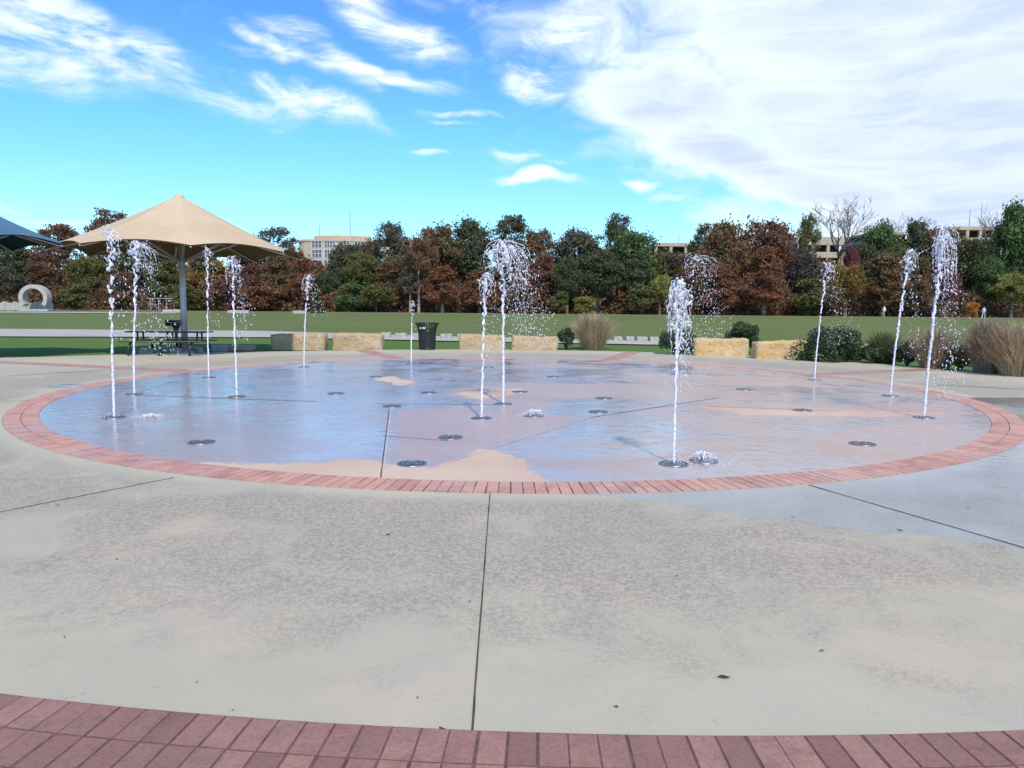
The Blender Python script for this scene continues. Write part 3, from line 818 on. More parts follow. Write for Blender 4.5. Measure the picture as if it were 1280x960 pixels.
# ---------------------------------------------------------------- water jets
def jet(px, py, tx_, ty_, label, seed, burst=.10, nb=60, lean_top=0, rain=80, rainx=.25, rad=.022, solid=.45, strands=2, fall=.6, bh=.22, rdir=1, splash=0):
    """a vertical jet: solid stem, then twisting strands breaking into beads, a ragged head and a fall of drops on its lee side"""
    rng = random.Random(seed); rad *= .70
    bx_, by_ = at(px, py)
    X, _, Z = atD(tx_, ty_, by_)
    Hj = Z; lx = X-bx_
    root = empty('water_jet', (bx_, by_, 0)); tag(root, label, 'water jet', 'water jets of the splash pad')
    def axis(s):
        return Vector((lx*s**1.5, 0, Hj*s))
    mb = MB()
    # stem
    pts = []; rr = []; N = int(70*solid*Hj/2)+12
    ph = rng.uniform(0, 6)
    for i in range(N+1):
        s = solid*i/N; p = axis(s)
        am = .0015+.008*(s/solid)**2
        p.x += am*2.6*mnoise.noise(Vector((s*Hj*9, ph, seed)))+rng.uniform(-.002, .002); p.y += am*2*mnoise.noise(Vector((s*Hj*8, ph+9, seed)))
        pts.append(p); rr.append(rad*(1-.25*s)*(.8+.4*rng.random()))
    mb.tube(pts, rr, 7)
    # twisting strands, breaking up
    for k in range(strands):
        ph = rng.uniform(0, 6.3); s = solid*.93-.1*k; cur = []; cr_ = []
        fr = rng.uniform(15, 26)
        while s < 1:
            q = (s-solid)/(1-solid); q = max(0, q)
            p = axis(s); am = .006+.030*q*(burst/.1)**.5
            p.x += am*2.4*mnoise.noise(Vector((s*Hj*fr*.5, ph, seed)))+rng.uniform(-.004, .004)
            p.y += am*2.2*mnoise.noise(Vector((s*Hj*fr*.45, ph+7, seed)))
            cur.append(p); cr_.append(rad*(.35+.75*rng.random())*(.9+.3*q))
            s += .009/max(.6, Hj/2)
            if rng.random() < .06+.22*q and len(cur) > 2:
                cr_[0] *= .4; cr_[-1] *= .35
                mb.tube(cur, cr_, 6); cur = []; cr_ = []; s += rng.uniform(.004, .022)
        if len(cur) > 2: cr_[-1] *= .3; mb.tube(cur, cr_, 6)
    mb.build('water_column', M['water'], root, True)
    # head: a rounded crest of beads with strands hanging from it
    mb = MB()
    def dome(t_): return burst*(.30+.70*min(1, (t_*2.6)**.55))
    for g_ in range(max(4, int(nb/8))):
        a = rng.uniform(0, 6.3); q = rng.random()**.6; t_ = rng.random()**1.2
        wd = dome(t_); z = Hj*(1.0-bh*t_)-(q*q)*burst*.55*(1-t_)+rng.gauss(0, .012)
        c0 = axis(z/Hj)+Vector((math.cos(a)*wd*q+rdir*burst*.30*t_, math.sin(a)*wd*q, 0))
        v0 = Vector((math.cos(a)*.6+rdir*.2, math.sin(a)*.6, rng.uniform(-1.2, .6)))
        m = rng.randint(4, 18); sc = rng.uniform(.5, 1.5); c = c0.copy()
        for k in range(m):
            r = rad*min(1.1, rng.lognormvariate(-1.4, .6))*(1.1-.4*t_)
            mb.blob(c, r, rng, rng.uniform(1.2, 3.2), v0+Vector((0, 0, .9)))
            c = c+v0.normalized()*r*rng.uniform(.5, 1.5)*sc+Vector((rng.gauss(0, .012), rng.gauss(0, .012), rng.gauss(0, .012)))*sc
            v0.z -= .16; v0.x += rng.gauss(0, .25)
    for k in range(int(nb/15)):
        a = rng.uniform(0, 6.3); q0 = rng.uniform(.1, .5); t_ = rng.random()*.35; q1 = rng.uniform(.6, 1.15)
        L = bh*Hj*rng.uniform(.25, .9); z0 = Hj*(1-bh*t_*.6); cur = []; cr_ = []; m = int(10+L*30); ph = rng.uniform(0, 6)
        for i in range(m):
            u = i/m; wd = burst*(q0+(q1-q0)*min(1, u*2)**.7)
            p = axis(min(1, z0/Hj))+Vector((math.cos(a)*wd+rdir*burst*.35*u+.006*math.sin(u*L*60+ph), math.sin(a)*wd, -L*u**1.35))
            cur.append(p); cr_.append(rad*.30*rng.uniform(.45, 1.2)*(1-.45*u))
            if rng.random() < .22+.3*u and len(cur) > 2:
                cr_[0] *= .4; cr_[-1] *= .4; mb.tube(cur, cr_, 5); cur = []; cr_ = []
        if len(cur) > 2: mb.tube(cur, cr_, 5)
    # fall
    for k in range(rain):
        u = rng.random()**.8
        z = Hj*(1-fall*u)
        off = rainx*(u**.6)*rng.uniform(.15, 1.15)+rng.gauss(0, burst*.35)
        c = axis(min(1, z/Hj)); c.x = lx*.9+rdir*off; c.y += rng.gauss(0, .10)
        r = rng.uniform(.003, .0105)*(by_/12)**.35
        mb.blob(c, r, rng, rng.uniform(1, 2.4), Vector((rng.uniform(-.3, .3), 0, 1)))
    # fine mist of tiny drops about the head and lee side
    for k in range(int(rain*1.6)+60):
        z = Hj*(1.03-(bh+.25)*rng.random()**.8); c = axis(min(1, z/Hj)); t_ = 1-z/Hj
        c += Vector((rng.gauss(rdir*rainx*t_*.9, burst*.8), rng.gauss(0, burst*.6), 0))
        mb.blob(c, rng.uniform(.0018, .0045), rng, 1.2)
    # stray beads near the column
    for k in range(int(26*Hj/2)):
        s = rng.uniform(.3, 1.03); c = axis(s)+Vector((rng.gauss(0, .035+.03*s), rng.gauss(0, .04), 0))
        mb.blob(c, rng.uniform(.003, .008), rng, 1.4)
    mb.build('spray', M['water'], root, True)['kind'] = 'stuff'
    mb = MB()
    for k in range(20+splash):
        a = rng.uniform(0, 6.3); q = rng.uniform(.0, .22)+(.3*rng.random() if k > 20 else 0)
        mb.blob((math.cos(a)*q+(.25 if k > 20 else 0), math.sin(a)*q, .006+rng.random()**2*(.10 if k > 20 else .05)), rng.uniform(.003, .009), rng, 1.)
    mb.build('splash', M['water'], root, True)['kind'] = 'stuff'
    return root
jet(143, 522, 138, 283, 'leftmost tall water jet, in front of the left half of the tan umbrella', 1, burst=.10, nb=150, rain=80, rainx=.3, rad=.026, solid=.30, strands=2, bh=.2)
jet(168, 493, 172, 300, 'second jet from the left with a broad burst and falling drops', 2, burst=.24, nb=330, rain=260, rainx=.55, rad=.026, solid=.45, strands=3, bh=.22, fall=.75, splash=30)
jet(261, 472, 259, 309, 'thin jet just right of the umbrella pole', 3, burst=.10, nb=130, rain=50, rainx=.2, rad=.024, solid=.4, strands=2, bh=.16)
jet(296, 496, 290, 320, 'jet at the right side of the tan umbrella bursting at its head', 4, burst=.15, nb=180, rain=150, rainx=.32, rad=.022, solid=.5, strands=2, bh=.22)
jet(380, 459, 385, 342, 'short jet with a pointed head left of the litter bin', 5, burst=.17, nb=150, rain=90, rainx=.4, rad=.024, solid=.5, strands=2, bh=.28, fall=.45)
jet(514, 455, 515.5, 377, 'faint low jet immediately left of the litter bin', 6, burst=.05, nb=25, rain=8, rainx=.08, rad=.026, solid=.65, strands=1, bh=.15)
jet(602, 523, 607, 340, 'wavy jet left of the widest burst in the middle', 7, burst=.11, nb=140, rain=70, rainx=.2, rad=.026, solid=.33, strands=2, bh=.22)
jet(629, 505, 628, 299, 'central jet with the widest ragged burst and a curtain of drops', 8, burst=.34, nb=520, rain=700, rainx=.78, rad=.030, solid=.42, strands=3, bh=.30, fall=.62)
jet(842, 580, 847, 348, 'nearest jet with a dense white dome breaking into strands', 9, burst=.115, nb=560, rain=160, rainx=.16, rad=.023, solid=.55, strands=4, bh=.38, fall=.58, rdir=1, splash=60)
jet(845, 468, 873, 316, 'jet behind the nearest one, leaning right into scattered drops', 10, burst=.40, nb=200, rain=420, rainx=.75, rad=.026, solid=.35, strands=1, bh=.22, fall=.7)
jet(1018, 475, 1034, 328, 'third jet from the right, arching over to fall in strands', 11, burst=.15, nb=130, rain=170, rainx=.75, rad=.026, solid=.45, strands=2, bh=.16, fall=.7)
jet(1113, 495, 1138, 311, 'second jet from the right with a rounded white head', 12, burst=.13, nb=190, rain=130, rainx=.32, rad=.028, solid=.42, strands=2, bh=.18, fall=.75)
jet(1155, 522, 1181, 281, 'rightmost jet, tallest and with the thickest head of spray', 13, burst=.16, nb=420, rain=420, rainx=.42, rad=.029, solid=.45, strands=4, bh=.34, fall=.9, splash=30)
def bubbler(px, py, label, seed, w_=.22, n=150, hh=.12):
    rng = random.Random(seed); x, y = at(px, py)
    root = empty('low_splash', (x, y, 0)); tag(root, label, 'water splash', 'low bubbling splashes on the pad floor')
    mb = MB()
    for k in range(n):
        a = rng.uniform(0, 6.3); q = w_*rng.random()**1.1
        z = .008+hh*(1-q/w_)*rng.random()**1.2
        mb.blob((math.cos(a)*q, math.sin(a)*q*.8, z), rng.uniform(.0025, .008)*(1.3-q/w_), rng, 1.1)
    mb.build('foam', M['water'], root, True)['kind'] = 'stuff'
    mb = MB()
    for k in range(12):
        a = rng.uniform(0, 6.3); r0 = rng.uniform(.03, .1)
        mb.tube([(math.cos(a)*r0*u, math.sin(a)*r0*u, hh*1.1*(1-(u-.8)**2)*rng.uniform(.6, 1)) for u in (0, .5, 1, 1.5)], [.006, .009, .007, .003], 5)
    mb.build('water_sheet', M['water'], root, True)
bubbler(667, 520, 'small white bubbling splash right of the central jets', 31, .30, 320, .10)
bubbler(880, 576, 'low frothing splash just right of the nearest jet', 32, .24, 420, .10)
bubbler(188, 522, 'faint frothing splash just right of the leftmost jet', 33, .42, 300, .05)

# ---------------------------------------------------------------- plants near the plaza
def nprng(seed): return np.random.default_rng(seed)
def quads_mesh(name, P, N_, size, rng, mat, aspect=1.6):
    """leaf-sized rhombic faces at points P"""
    n = len(P)
    u = rng.normal(size=(n, 3)); u /= np.linalg.norm(u, axis=1)[:, None]
    v = np.cross(u, rng.normal(size=(n, 3))); v /= np.linalg.norm(v, axis=1)[:, None]
    s = size*(rng.uniform(.6, 1.4, n))[:, None]
    a = u*s*aspect*.5; b = v*s*.5
    V = np.stack([P-a, P+b*.9, P+a, P-b*.9], 1).reshape(-1, 3)
    me = bpy.data.meshes.new(name)
    me.vertices.add(4*n); me.vertices.foreach_set('co', V.astype(np.float32).ravel())
    me.loops.add(4*n); me.loops.foreach_set('vertex_index', np.arange(4*n, dtype=np.int32))
    me.polygons.add(n); me.polygons.foreach_set('loop_start', np.arange(0, 4*n, 4, dtype=np.int32)); me.polygons.foreach_set('loop_total', np.full(n, 4, dtype=np.int32))
    me.materials.append(mat); me.update(calc_edges=True); me.validate()
    return me
def tuft(px0, px1, ytop, ybot, mat, label, seed, n=520, lean=.5, D_=None, dense=1.):
    rng = random.Random(seed); cx_ = (px0+px1)/2
    x, y = at(cx_, ybot)
    y += .5; z0 = zt(x, y) if y > 29 else 0
    ppm = F/y; wd = (px1-px0)/ppm/2; hh = (ybot-ytop)/ppm
    mb = MB()
    for k in range(int(n*2.4)):
        a = rng.uniform(0, 6.3); q = rng.random()**.7
        b = Vector((math.cos(a)*wd*.5*q, math.sin(a)*wd*.5*q, -.02))
        L = hh*(rng.uniform(.35, 1.02)*(1-.3*q*q)+.06); sp_ = wd*rng.uniform(.1, .9)*(.3+q*.7)
        top = b+Vector((math.cos(a)*sp_, math.sin(a)*sp_, L)); mid = b+(top-b)*.55+Vector((-math.cos(a)*sp_*.18, -math.sin(a)*sp_*.18, L*.08))
        dr = Vector((math.cos(a)*.08, math.sin(a)*.08, -.05))*rng.random()*3*lean
        s_ = Vector((-math.sin(a+rng.uniform(-1, 1)), math.cos(a+rng.uniform(-1, 1)), 0))*rng.uniform(.003, .008)
        mb.quad(b-s_, b+s_, mid+s_*.9, mid-s_*.9); mb.quad(mid-s_*.9, mid+s_*.9, top+dr+s_*.9, top+dr-s_*.9)
    o = mb.build('ornamental_grass', mat); o.location = (x, y, z0)
    return tag(o, label, 'ornamental grass', 'ornamental grass clumps behind the plaza')
def shrub(px0, px1, ytop, ybot, mat, label, seed, n=5200, dy=.6, name='shrub', size=.055):
    rng = nprng(seed); cx_ = (px0+px1)/2
    x, y = at(cx_, ybot); y += dy; z0 = zt(x, y) if y > 29 else 0
    ppm = F/y; wd = (px1-px0)/ppm/2; hh = (ybot-ytop)/ppm
    root = empty(name, (x, y, z0)); tag(root, label, 'shrub', 'dark shrubs behind the plaza')
    K = 26; c = rng.uniform(-1, 1, (K, 3)); c[:, 0] *= wd*.72; c[:, 1] *= min(wd, .8)*.6; c[:, 2] = hh*(.30+.32*(c[:, 2]+1)*.9)*(1-.35*(c[:, 0]/wd)**2)
    rr = rng.uniform(.2, .34, K)*min(wd, hh)*1.1
    idx = rng.integers(0, K, n); dirs = rng.normal(size=(n, 3)); dirs /= np.linalg.norm(dirs, axis=1)[:, None]
    P = c[idx]+dirs*(rr[idx]*rng.uniform(.45, 1.12, n)**.6)[:, None]; P[:, 2] = np.abs(P[:, 2])
    me = quads_mesh('leaves', P, None, size, rng, mat)
    link(bpy.data.objects.new('leaves', me), root)
    mb = MB(); r2 = random.Random(seed)
    for k in range(10):
        q = c[r2.randrange(K)]; mb.tube([(q[0]*.1, q[1]*.1, 0), (q[0]*.5, q[1]*.5, q[2]*.6), tuple(q)], [.02, .015, .006], 5)
    mb.build('stems', M['bark_dark'], root)
    return root
tuft(716, 770, 391, 437, M['straw'], 'tall straw coloured grass clump right of the pale block', 1, 900)
shrub(695, 722, 409, 437, M['f_shrub'], 'small dark bush between the pale block and the straw grass clump', 2, 2200, .3)
shrub(823, 872, 413, 444, M['f_shrub'], 'dark shrub partly hidden by the nearest water jet', 3, 4200, .5)
shrub(920, 962, 405, 443, M['f_shrub'], 'dark rounded shrub rising between the two golden blocks', 4, 4200, 1.2)
shrub(1008, 1096, 414, 454, M['f_shrub'], 'widest dark round shrub right of the golden blocks', 5, 9500, .7)
tuft(1092, 1136, 414, 455, M['strawgreen'], 'short olive grass clump beside the widest round shrub', 6, 700, .8)
shrub(1132, 1165, 428, 459, M['f_shrub'], 'low dark shrub behind the rightmost jet', 7, 2600, .6)
tuft(1150, 1212, 408, 462, M['strawpink'], 'mauve brown grass clump behind the rightmost jet', 8, 520, .6)
shrub(1196, 1232, 432, 464, M['f_olive'], 'low olive shrub between the mauve and the far right straw clumps', 9, 2200, .5)
tuft(1222, 1276, 398, 468, M['strawpink'], 'tall brown grass clump, left one of the two at the right edge', 10, 1000, .7)
tuft(1252, 1330, 402, 472, M['straw'], 'tall straw grass clump cut by the right edge of the picture', 11, 1000, .7)
shrub(1090, 1150, 437, 457, M['f_shrub'], 'low wide dark shrub in front of the olive grass clump', 12, 2600, .9)

# ---------------------------------------------------------------- trees
def tubes_limb(mb, p, d_, L, r, depth, rng, ends, spread=.5, up=.15):
    p = Vector(p); d_ = Vector(d_).normalized()
    n = 4; pts = [p.copy()]; rr = [r]
    for i in range(n):
        d_ = (d_+Vector((rng.gauss(0, .13), rng.gauss(0, .13), rng.gauss(0, .08)+up*.3))).normalized()
        p = p+d_*L/n; pts.append(p.copy()); rr.append(max(.028, r*(1-.5*(i+1)/n)))
    mb.tube(pts, rr, 6 if depth > 1 else 4)
    ends.append(pts[-1])
    if depth > 0:
        for k in range(rng.choice((2, 3, 3))):
            a = rng.uniform(0, 6.3); q = Vector((math.cos(a), math.sin(a), rng.uniform(-.1, .6)))
            nd = (d_+q*spread*rng.uniform(.7, 1.4)).normalized()
            j = rng.choice((2, 3, 4)); tubes_limb(mb, pts[j], nd, L*rng.uniform(.55, .8), rr[j]*.65, depth-1, rng, ends, spread, up)
def crown_pts(kind, seed, n):
    """points of the crown of a 10 m tall tree; crown half width about 3.4 m"""
    rng = nprng(seed)
    if kind == 'cypress':
        K = 70; z = rng.uniform(.20, .97, K)*10
        prof = 3.5*np.clip((10.6-z)/8.5, .05, 1)**.75*np.clip((z-1.0)/2.5, .35, 1)
        a = rng.uniform(0, 6.283, K); r = prof*rng.uniform(.15, 1., K)**.6
        c = np.c_[np.cos(a)*r, np.sin(a)*r, z-.10*r]; rad = np.c_[rng.uniform(.5, 1.2, K), rng.uniform(.5, 1.2, K), rng.uniform(.16, .42, K)]
    elif kind == 'tiered':      # open crown of flat layers
        K = 95; z = rng.uniform(.30, 1., K)**.9*10
        a = rng.uniform(0, 6.283, K); r = 3.4*np.sqrt(rng.uniform(0, 1, K))*np.where(z > 8.6, .6, 1.)
        c = np.c_[np.cos(a)*r, np.sin(a)*r, z]; rad = np.c_[rng.uniform(.35, 1.1, K), rng.uniform(.35, 1.1, K), rng.uniform(.16, .55, K)]
    elif kind == 'spire':
        K = 46; z = rng.uniform(.06, .98, K)*10
        prof = 2.9*np.clip((10.4-z)/9.5, .05, 1)
        a = rng.uniform(0, 6.283, K); r = prof*rng.uniform(.2, 1., K)**.6
        c = np.c_[np.cos(a)*r, np.sin(a)*r, z-.15*r]; rad = np.c_[rng.uniform(.5, 1., K), rng.uniform(.5, 1., K), rng.uniform(.2, .45, K)]
    elif kind == 'bush':
        K = 30; d_ = rng.normal(size=(K, 3)); d_ /= np.linalg.norm(d_, axis=1)[:, None]; q = rng.uniform(.3, 1, K)**.5
        c = d_*q[:, None]*np.array([2.7, 2.7, 4.2])+np.array([0, 0, 4.8]); rr = rng.uniform(.8, 1.5, K); rad = np.c_[rr, rr, rr*.9]
    else:   # broad
        K = 80; d_ = rng.normal(size=(K, 3)); d_ /= np.linalg.norm(d_, axis=1)[:, None]; q = rng.uniform(.25, 1, K)**.5
        c = d_*q[:, None]*np.array([2.75, 2.75, 3.0])+np.array([0, 0, 6.2]); rr = rng.uniform(.35, 1.1, K); rad = np.c_[rr, rr, rr*.8]
    idx = rng.integers(0, K, n); dirs = rng.normal(size=(n, 3)); dirs /= np.linalg.norm(dirs, axis=1)[:, None]
    P = c[idx]+dirs*rad[idx]*(rng.uniform(.1, 1.15, n)**.55)[:, None]
    P += rng.normal(size=P.shape)*rng.choice([.04, .30], n, p=[.6, .4])[:, None]
    P[:, 2] = np.clip(P[:, 2], .15, 10.3)
    return P, c
MESH = {}
def crown_mesh(kind, var, mat):
    key = (kind, var)
    if key not in MESH:
        n = {'cypress': 13000, 'tiered': 7500, 'spire': 6000, 'bush': 5200, 'broad': 13000}[kind]
        P, c = crown_pts(kind, var*17+len(kind), n); rng = nprng(var+5)
        me = quads_mesh('crown', P, None, {'bush': .36, 'spire': .26}.get(kind, .20), rng, mat)
        mb = MB(); r2 = random.Random(var)
        tall = kind in ('cypress', 'spire', 'tiered')
        tz = 9.3 if tall else 6.
        w1 = r2.uniform(-.25, .25)
        mb.tube([(0, 0, -.3), (0, 0, .3), (w1*.4, 0, 2.5), (w1, .1, 5), (w1*.6, 0, tz)], [.42, .30, .22, .16, .05] if kind != 'bush' else [.2, .16, .12, .08, .03], 8)
        for k in range(min(26, len(c))):
            q = c[k]; zb = max(1.2 if kind != 'bush' else .3, q[2]-abs(np.hypot(q[0], q[1]))*(.35 if tall else .8)); zb = min(zb, tz*.95)
            mb.tube([(w1*.6, 0, zb), (q[0]*.55+.02, q[1]*.55, (zb+q[2])/2-.05), tuple(q)], [.085, .06, .02], 5)
        tm = mb.mesh('trunk', M['bark'], True)
        MESH[key] = (me, tm)
    return MESH[key]
TREES = []
def tree(px, ytop, wpx, kind, fol, D_, label, var=0, bark='bark', name=None, group='trees along the far side of the field', base=None, cat='tree'):
    x, _, ztop = atD(px, ytop, D_); zg = zt(x, D_)-.05
    if base is not None: zg = atD(px, base, D_)[2]
    hh = ztop-zg; s = hh/10; wd = wpx/F*D_/6.9
    nm = name or {'cypress': 'cypress_tree', 'tiered': 'cypress_tree', 'spire': 'conical_tree', 'bush': 'bush', 'broad': 'broadleaf_tree'}[kind]
    root = empty(nm, (x, D_, zg), (px*1.7+ytop) % 6.28); tag(root, label, 'bush' if kind == 'bush' else cat, group)
    me, tm = crown_mesh(kind, var, M['f_'+fol])
    for nme, m_, mat in (('crown', me, M['f_'+fol]), ('trunk', tm, M[bark])):
        o = bpy.data.objects.new(nme, m_); link(o, root); o.scale = (wd, wd, s)
        o.material_slots[0].link = 'OBJECT'; o.material_slots[0].material = mat
    return root
T = tree
# back row on the rising bank
T(20, 300, 70, 'broad', 'darkgreen', 140, 'dark green tree seen beneath the blue umbrella', 0)
T(72, 284, 62, 'tiered', 'darkred', 138, 'dark red layered tree top beside the tip of the blue umbrella', 0)
T(137, 267, 60, 'tiered', 'brown', 136, 'brown layered tree top peeking over the left slope of the tan umbrella', 1)
T(110, 316, 60, 'broad', 'olive', 130, 'olive tree under the left corner of the tan umbrella', 1)
T(175, 300, 70, 'broad', 'darkgreen', 135, 'dark green tree behind the second jet from the left', 2)
T(205, 318, 60, 'cypress', 'olive', 128, 'olive tree just left of the umbrella pole', 0)
T(255, 300, 64, 'cypress', 'yellowrust', 130, 'rust and olive tree directly behind the thin jet by the umbrella pole', 1)
T(305, 306, 66, 'cypress', 'darkred', 128, 'dark red tree behind the right corner of the tan umbrella', 2)
T(341, 288, 58, 'tiered', 'greygreen', 142, 'grey green feathery tree top at the right tip of the tan umbrella', 2)
T(366, 303, 34, 'broad', 'darkred', 134, 'small dark red tree at the left corner of the tan round building', 3)
T(345, 318, 54, 'cypress', 'rustgreen', 122, 'russet green cypress left of the tan round building', 3)
T(378, 322, 46, 'cypress', 'rust', 121, 'low rust cypress in front of the left wing of the round building', 0)
T(408, 336, 40, 'broad', 'darkgreen', 124, 'low dark green tree below the windows of the round building', 1)
T(436, 296.5, 58, 'broad', 'greygreen', 132, 'grey green tree covering the middle of the round building', 2)
T(455, 306, 54, 'broad', 'olive', 125, 'olive green tree in front of the right part of the round building', 0)
T(462, 296, 40, 'broad', 'brown', 138, 'brown tree at the right end of the round building', 3)
T(440, 352, 44, 'bush', 'green', 118, 'green bush below the olive tree near the round building', 0)
T(488, 280, 44, 'tiered', 'greygreen', 134, 'sparse grey green layered tree left of the tallest brown tree', 3)
T(488, 322, 56, 'cypress', 'rustgreen', 120, 'russet and green cypress left of the two pale bare trunks', 2)
T(523, 300, 44, 'tiered', 'brown', 118, 'thin brown tree with two tall pale trunks', 1, 'bark_pale')
T(512, 310, 34, 'tiered', 'greygreen', 118, 'nearly leafless pale trunked tree left of the thin brown one', 2, 'bark_pale')
T(547, 275, 76, 'broad', 'rustgreen', 126, 'large russet brown tree with rounded top beyond the litter bin', 4)
T(588, 268, 68, 'broad', 'darkgreen', 128, 'tall dark green tree touching the large russet one', 5)
T(553, 330, 54, 'cypress', 'rust', 117, 'rust cypress with pale trunk low beyond the litter bin', 1, 'bark_pale')
T(600, 338, 54, 'cypress', 'rust', 117, 'rust cypress below the tall dark green tree', 3)
T(640, 273, 54, 'tiered', 'darkgreen', 134, 'dark layered tree behind the widest central burst', 0)
T(640, 310, 56, 'cypress', 'brown', 124, 'brown cypress behind the curtain of central drops', 3)
T(674, 289, 48, 'tiered', 'rustgreen', 130, 'thin russet tree with a bare spike right of the central burst', 3)
T(682, 318, 48, 'cypress', 'darkred', 122, 'low dark red cypress right of the central burst', 0)
T(722, 280, 74, 'broad', 'greygreen', 128, 'wide grey green oak left of the rounded green one', 1)
T(773, 272, 46, 'tiered', 'darkgreen', 136, 'dark feathery tree top behind the rounded green tree', 1)
T(792, 281, 70, 'broad', 'green', 128, 'rounded green tree at the left end of the long flat roof', 2)
T(748, 310, 74, 'broad', 'darkgreen', 120, 'dark oak crown in the middle of the tree line', 3)
T(800, 320, 60, 'broad', 'darkgreen', 121, 'dark oak below the rounded green tree', 4)
T(710, 320, 44, 'broad', 'darkgreen', 118, 'dark oak above the yellow green bush', 5)
T(731, 366, 30, 'bush', 'yellowgreen', 116, 'yellow green bush at the field edge behind the straw grass', 1)
T(699, 362, 26, 'bush', 'olive', 116, 'olive bush left of the yellow green one', 2)
T(826, 338, 34, 'broad', 'yellowgreen', 117, 'yellow green tree just left of the nearest jet head', 0)
T(803, 350, 38, 'bush', 'olive', 116, 'olive bush left of the yellow green tree by the nearest jet', 3)
T(848, 312, 56, 'broad', 'purple', 128, 'dark leafless looking thicket tree under the long flat roof', 2)
T(836, 308.5, 64, 'broad', 'olive', 130, 'olive brown tree hiding the left end of the long flat roofed building', 3)
T(874, 308, 56, 'broad', 'olive', 132, 'olive tree hiding the right end of the long flat roofed building', 2)
T(1082, 296, 46, 'broad', 'darkgreen', 133, 'dark green tree left of the green tree top by the white wall', 0)
T(1125, 300, 40, 'broad', 'olive', 130, 'olive tree between the two green tops before the deck building', 5)
T(1200, 296, 46, 'broad', 'olive', 131, 'olive tree left of the dark green one under the two thin masts', 1)
T(868, 322, 50, 'broad', 'brown', 122, 'brown tree behind the scattered drops right of the nearest jet', 5)
T(882, 284, 40, 'tiered', 'darkgreen', 132, 'dark tree top at the left shoulder of the big rust red trees', 2)
T(908, 272, 66, 'broad', 'rustgreen', 122, 'big russet tree, left one of the tall pair left of the bare tree', 5)
T(958, 267, 78, 'broad', 'darkred', 124, 'big dark red topped tree, right one of the tall pair', 1)
T(900, 330, 56, 'cypress', 'rust', 117, 'rust cypress beneath the left big russet tree', 2)
T(958, 308, 64, 'cypress', 'rust', 116, 'broad rust orange cypress beneath the dark red topped tree', 3)
T(1012, 271, 30, 'tiered', 'olive', 134, 'small olive tree top left of the large bare tree', 3)
T(1005, 310, 48, 'broad', 'purple', 124, 'dark purplish tree at the left end of the parking deck', 3)
T(1012, 345, 48, 'bush', 'olive', 117, 'olive bush behind the third jet from the right', 0)
T(1066, 298, 22, 'broad', 'crimson', 126, 'small crimson tree at the right end of the parking deck', 0)
T(1060, 324, 54, 'broad', 'yellowrust', 119, 'yellow and rust tree in front of the parking deck', 2)
T(1100, 271, 52, 'broad', 'green', 134, 'green tree top between the large bare tree and the white wall', 3)
T(1146, 269, 54, 'broad', 'darkgreen', 132, 'dark green tree behind the second jet from the right', 4)
T(1108, 312, 60, 'cypress', 'rustgreen', 118, 'russet green cypress left of the second jet from the right, below green tops', 1)
T(1150, 322, 46, 'cypress', 'rustgreen', 117, 'russet green cypress between the two rightmost jets', 0)
T(1184, 271, 56, 'broad', 'rustgreen', 128, 'russet tree behind the head of the rightmost jet', 0)
T(1185, 328, 36, 'broad', 'crimson', 116, 'crimson tree behind the rightmost jet', 1)
T(1222, 288, 58, 'broad', 'darkgreen', 126, 'dark green tree under the two thin masts', 2)
T(1216, 374, 16, 'bush', 'orange', 115, 'small bright orange bush at the foot of the dark trees', 1)
T(1240, 318, 50, 'broad', 'green', 121, 'mid green tree right of the rightmost jet', 5)
T(1276, 245, 64, 'broad', 'green', 124, 'tall green tree at the right edge of the picture', 4)
T(1268, 338, 54, 'broad', 'yellowgreen', 117, 'yellow green tree at the right edge behind the grasses', 3)
T(92, 352, 40, 'bush', 'olive', 112, 'olive bush right of the round stone arch', 2)
T(66, 358, 22, 'bush', 'rust', 111, 'rust bush touching the right side of the round stone arch', 3)
T(50, 328, 60, 'cypress', 'brown', 126, 'brown tree behind the round stone arch', 2)
T(8, 330, 50, 'broad', 'greygreen', 122, 'grey green tree left of the round stone arch', 4)
T(150, 338, 50, 'cypress', 'brown', 121, 'brown tree behind the leftmost jet', 1)
T(396, 362, 21, 'spire', 'darkgreen', 104, 'small dark conical tree standing free in the field', 0)
T(280, 345, 44, 'bush', 'darkred', 117, 'dark red bush right of the umbrella pole', 0)
T(235, 352, 40, 'bush', 'olive', 117, 'olive bush directly behind the umbrella pole', 2)
T(320, 350, 40, 'bush', 'rust', 117, 'rust bush at the field edge left of the short jet', 1)
T(470, 350, 40, 'bush', 'olive', 117, 'olive bush between the short jet and the faint low jet', 3)
T(650, 350, 44, 'bush', 'brown', 116, 'brown bush behind the foot of the central drops', 0)
T(1040, 355, 40, 'bush', 'rustgreen', 116, 'russet bush below the parking deck', 2)
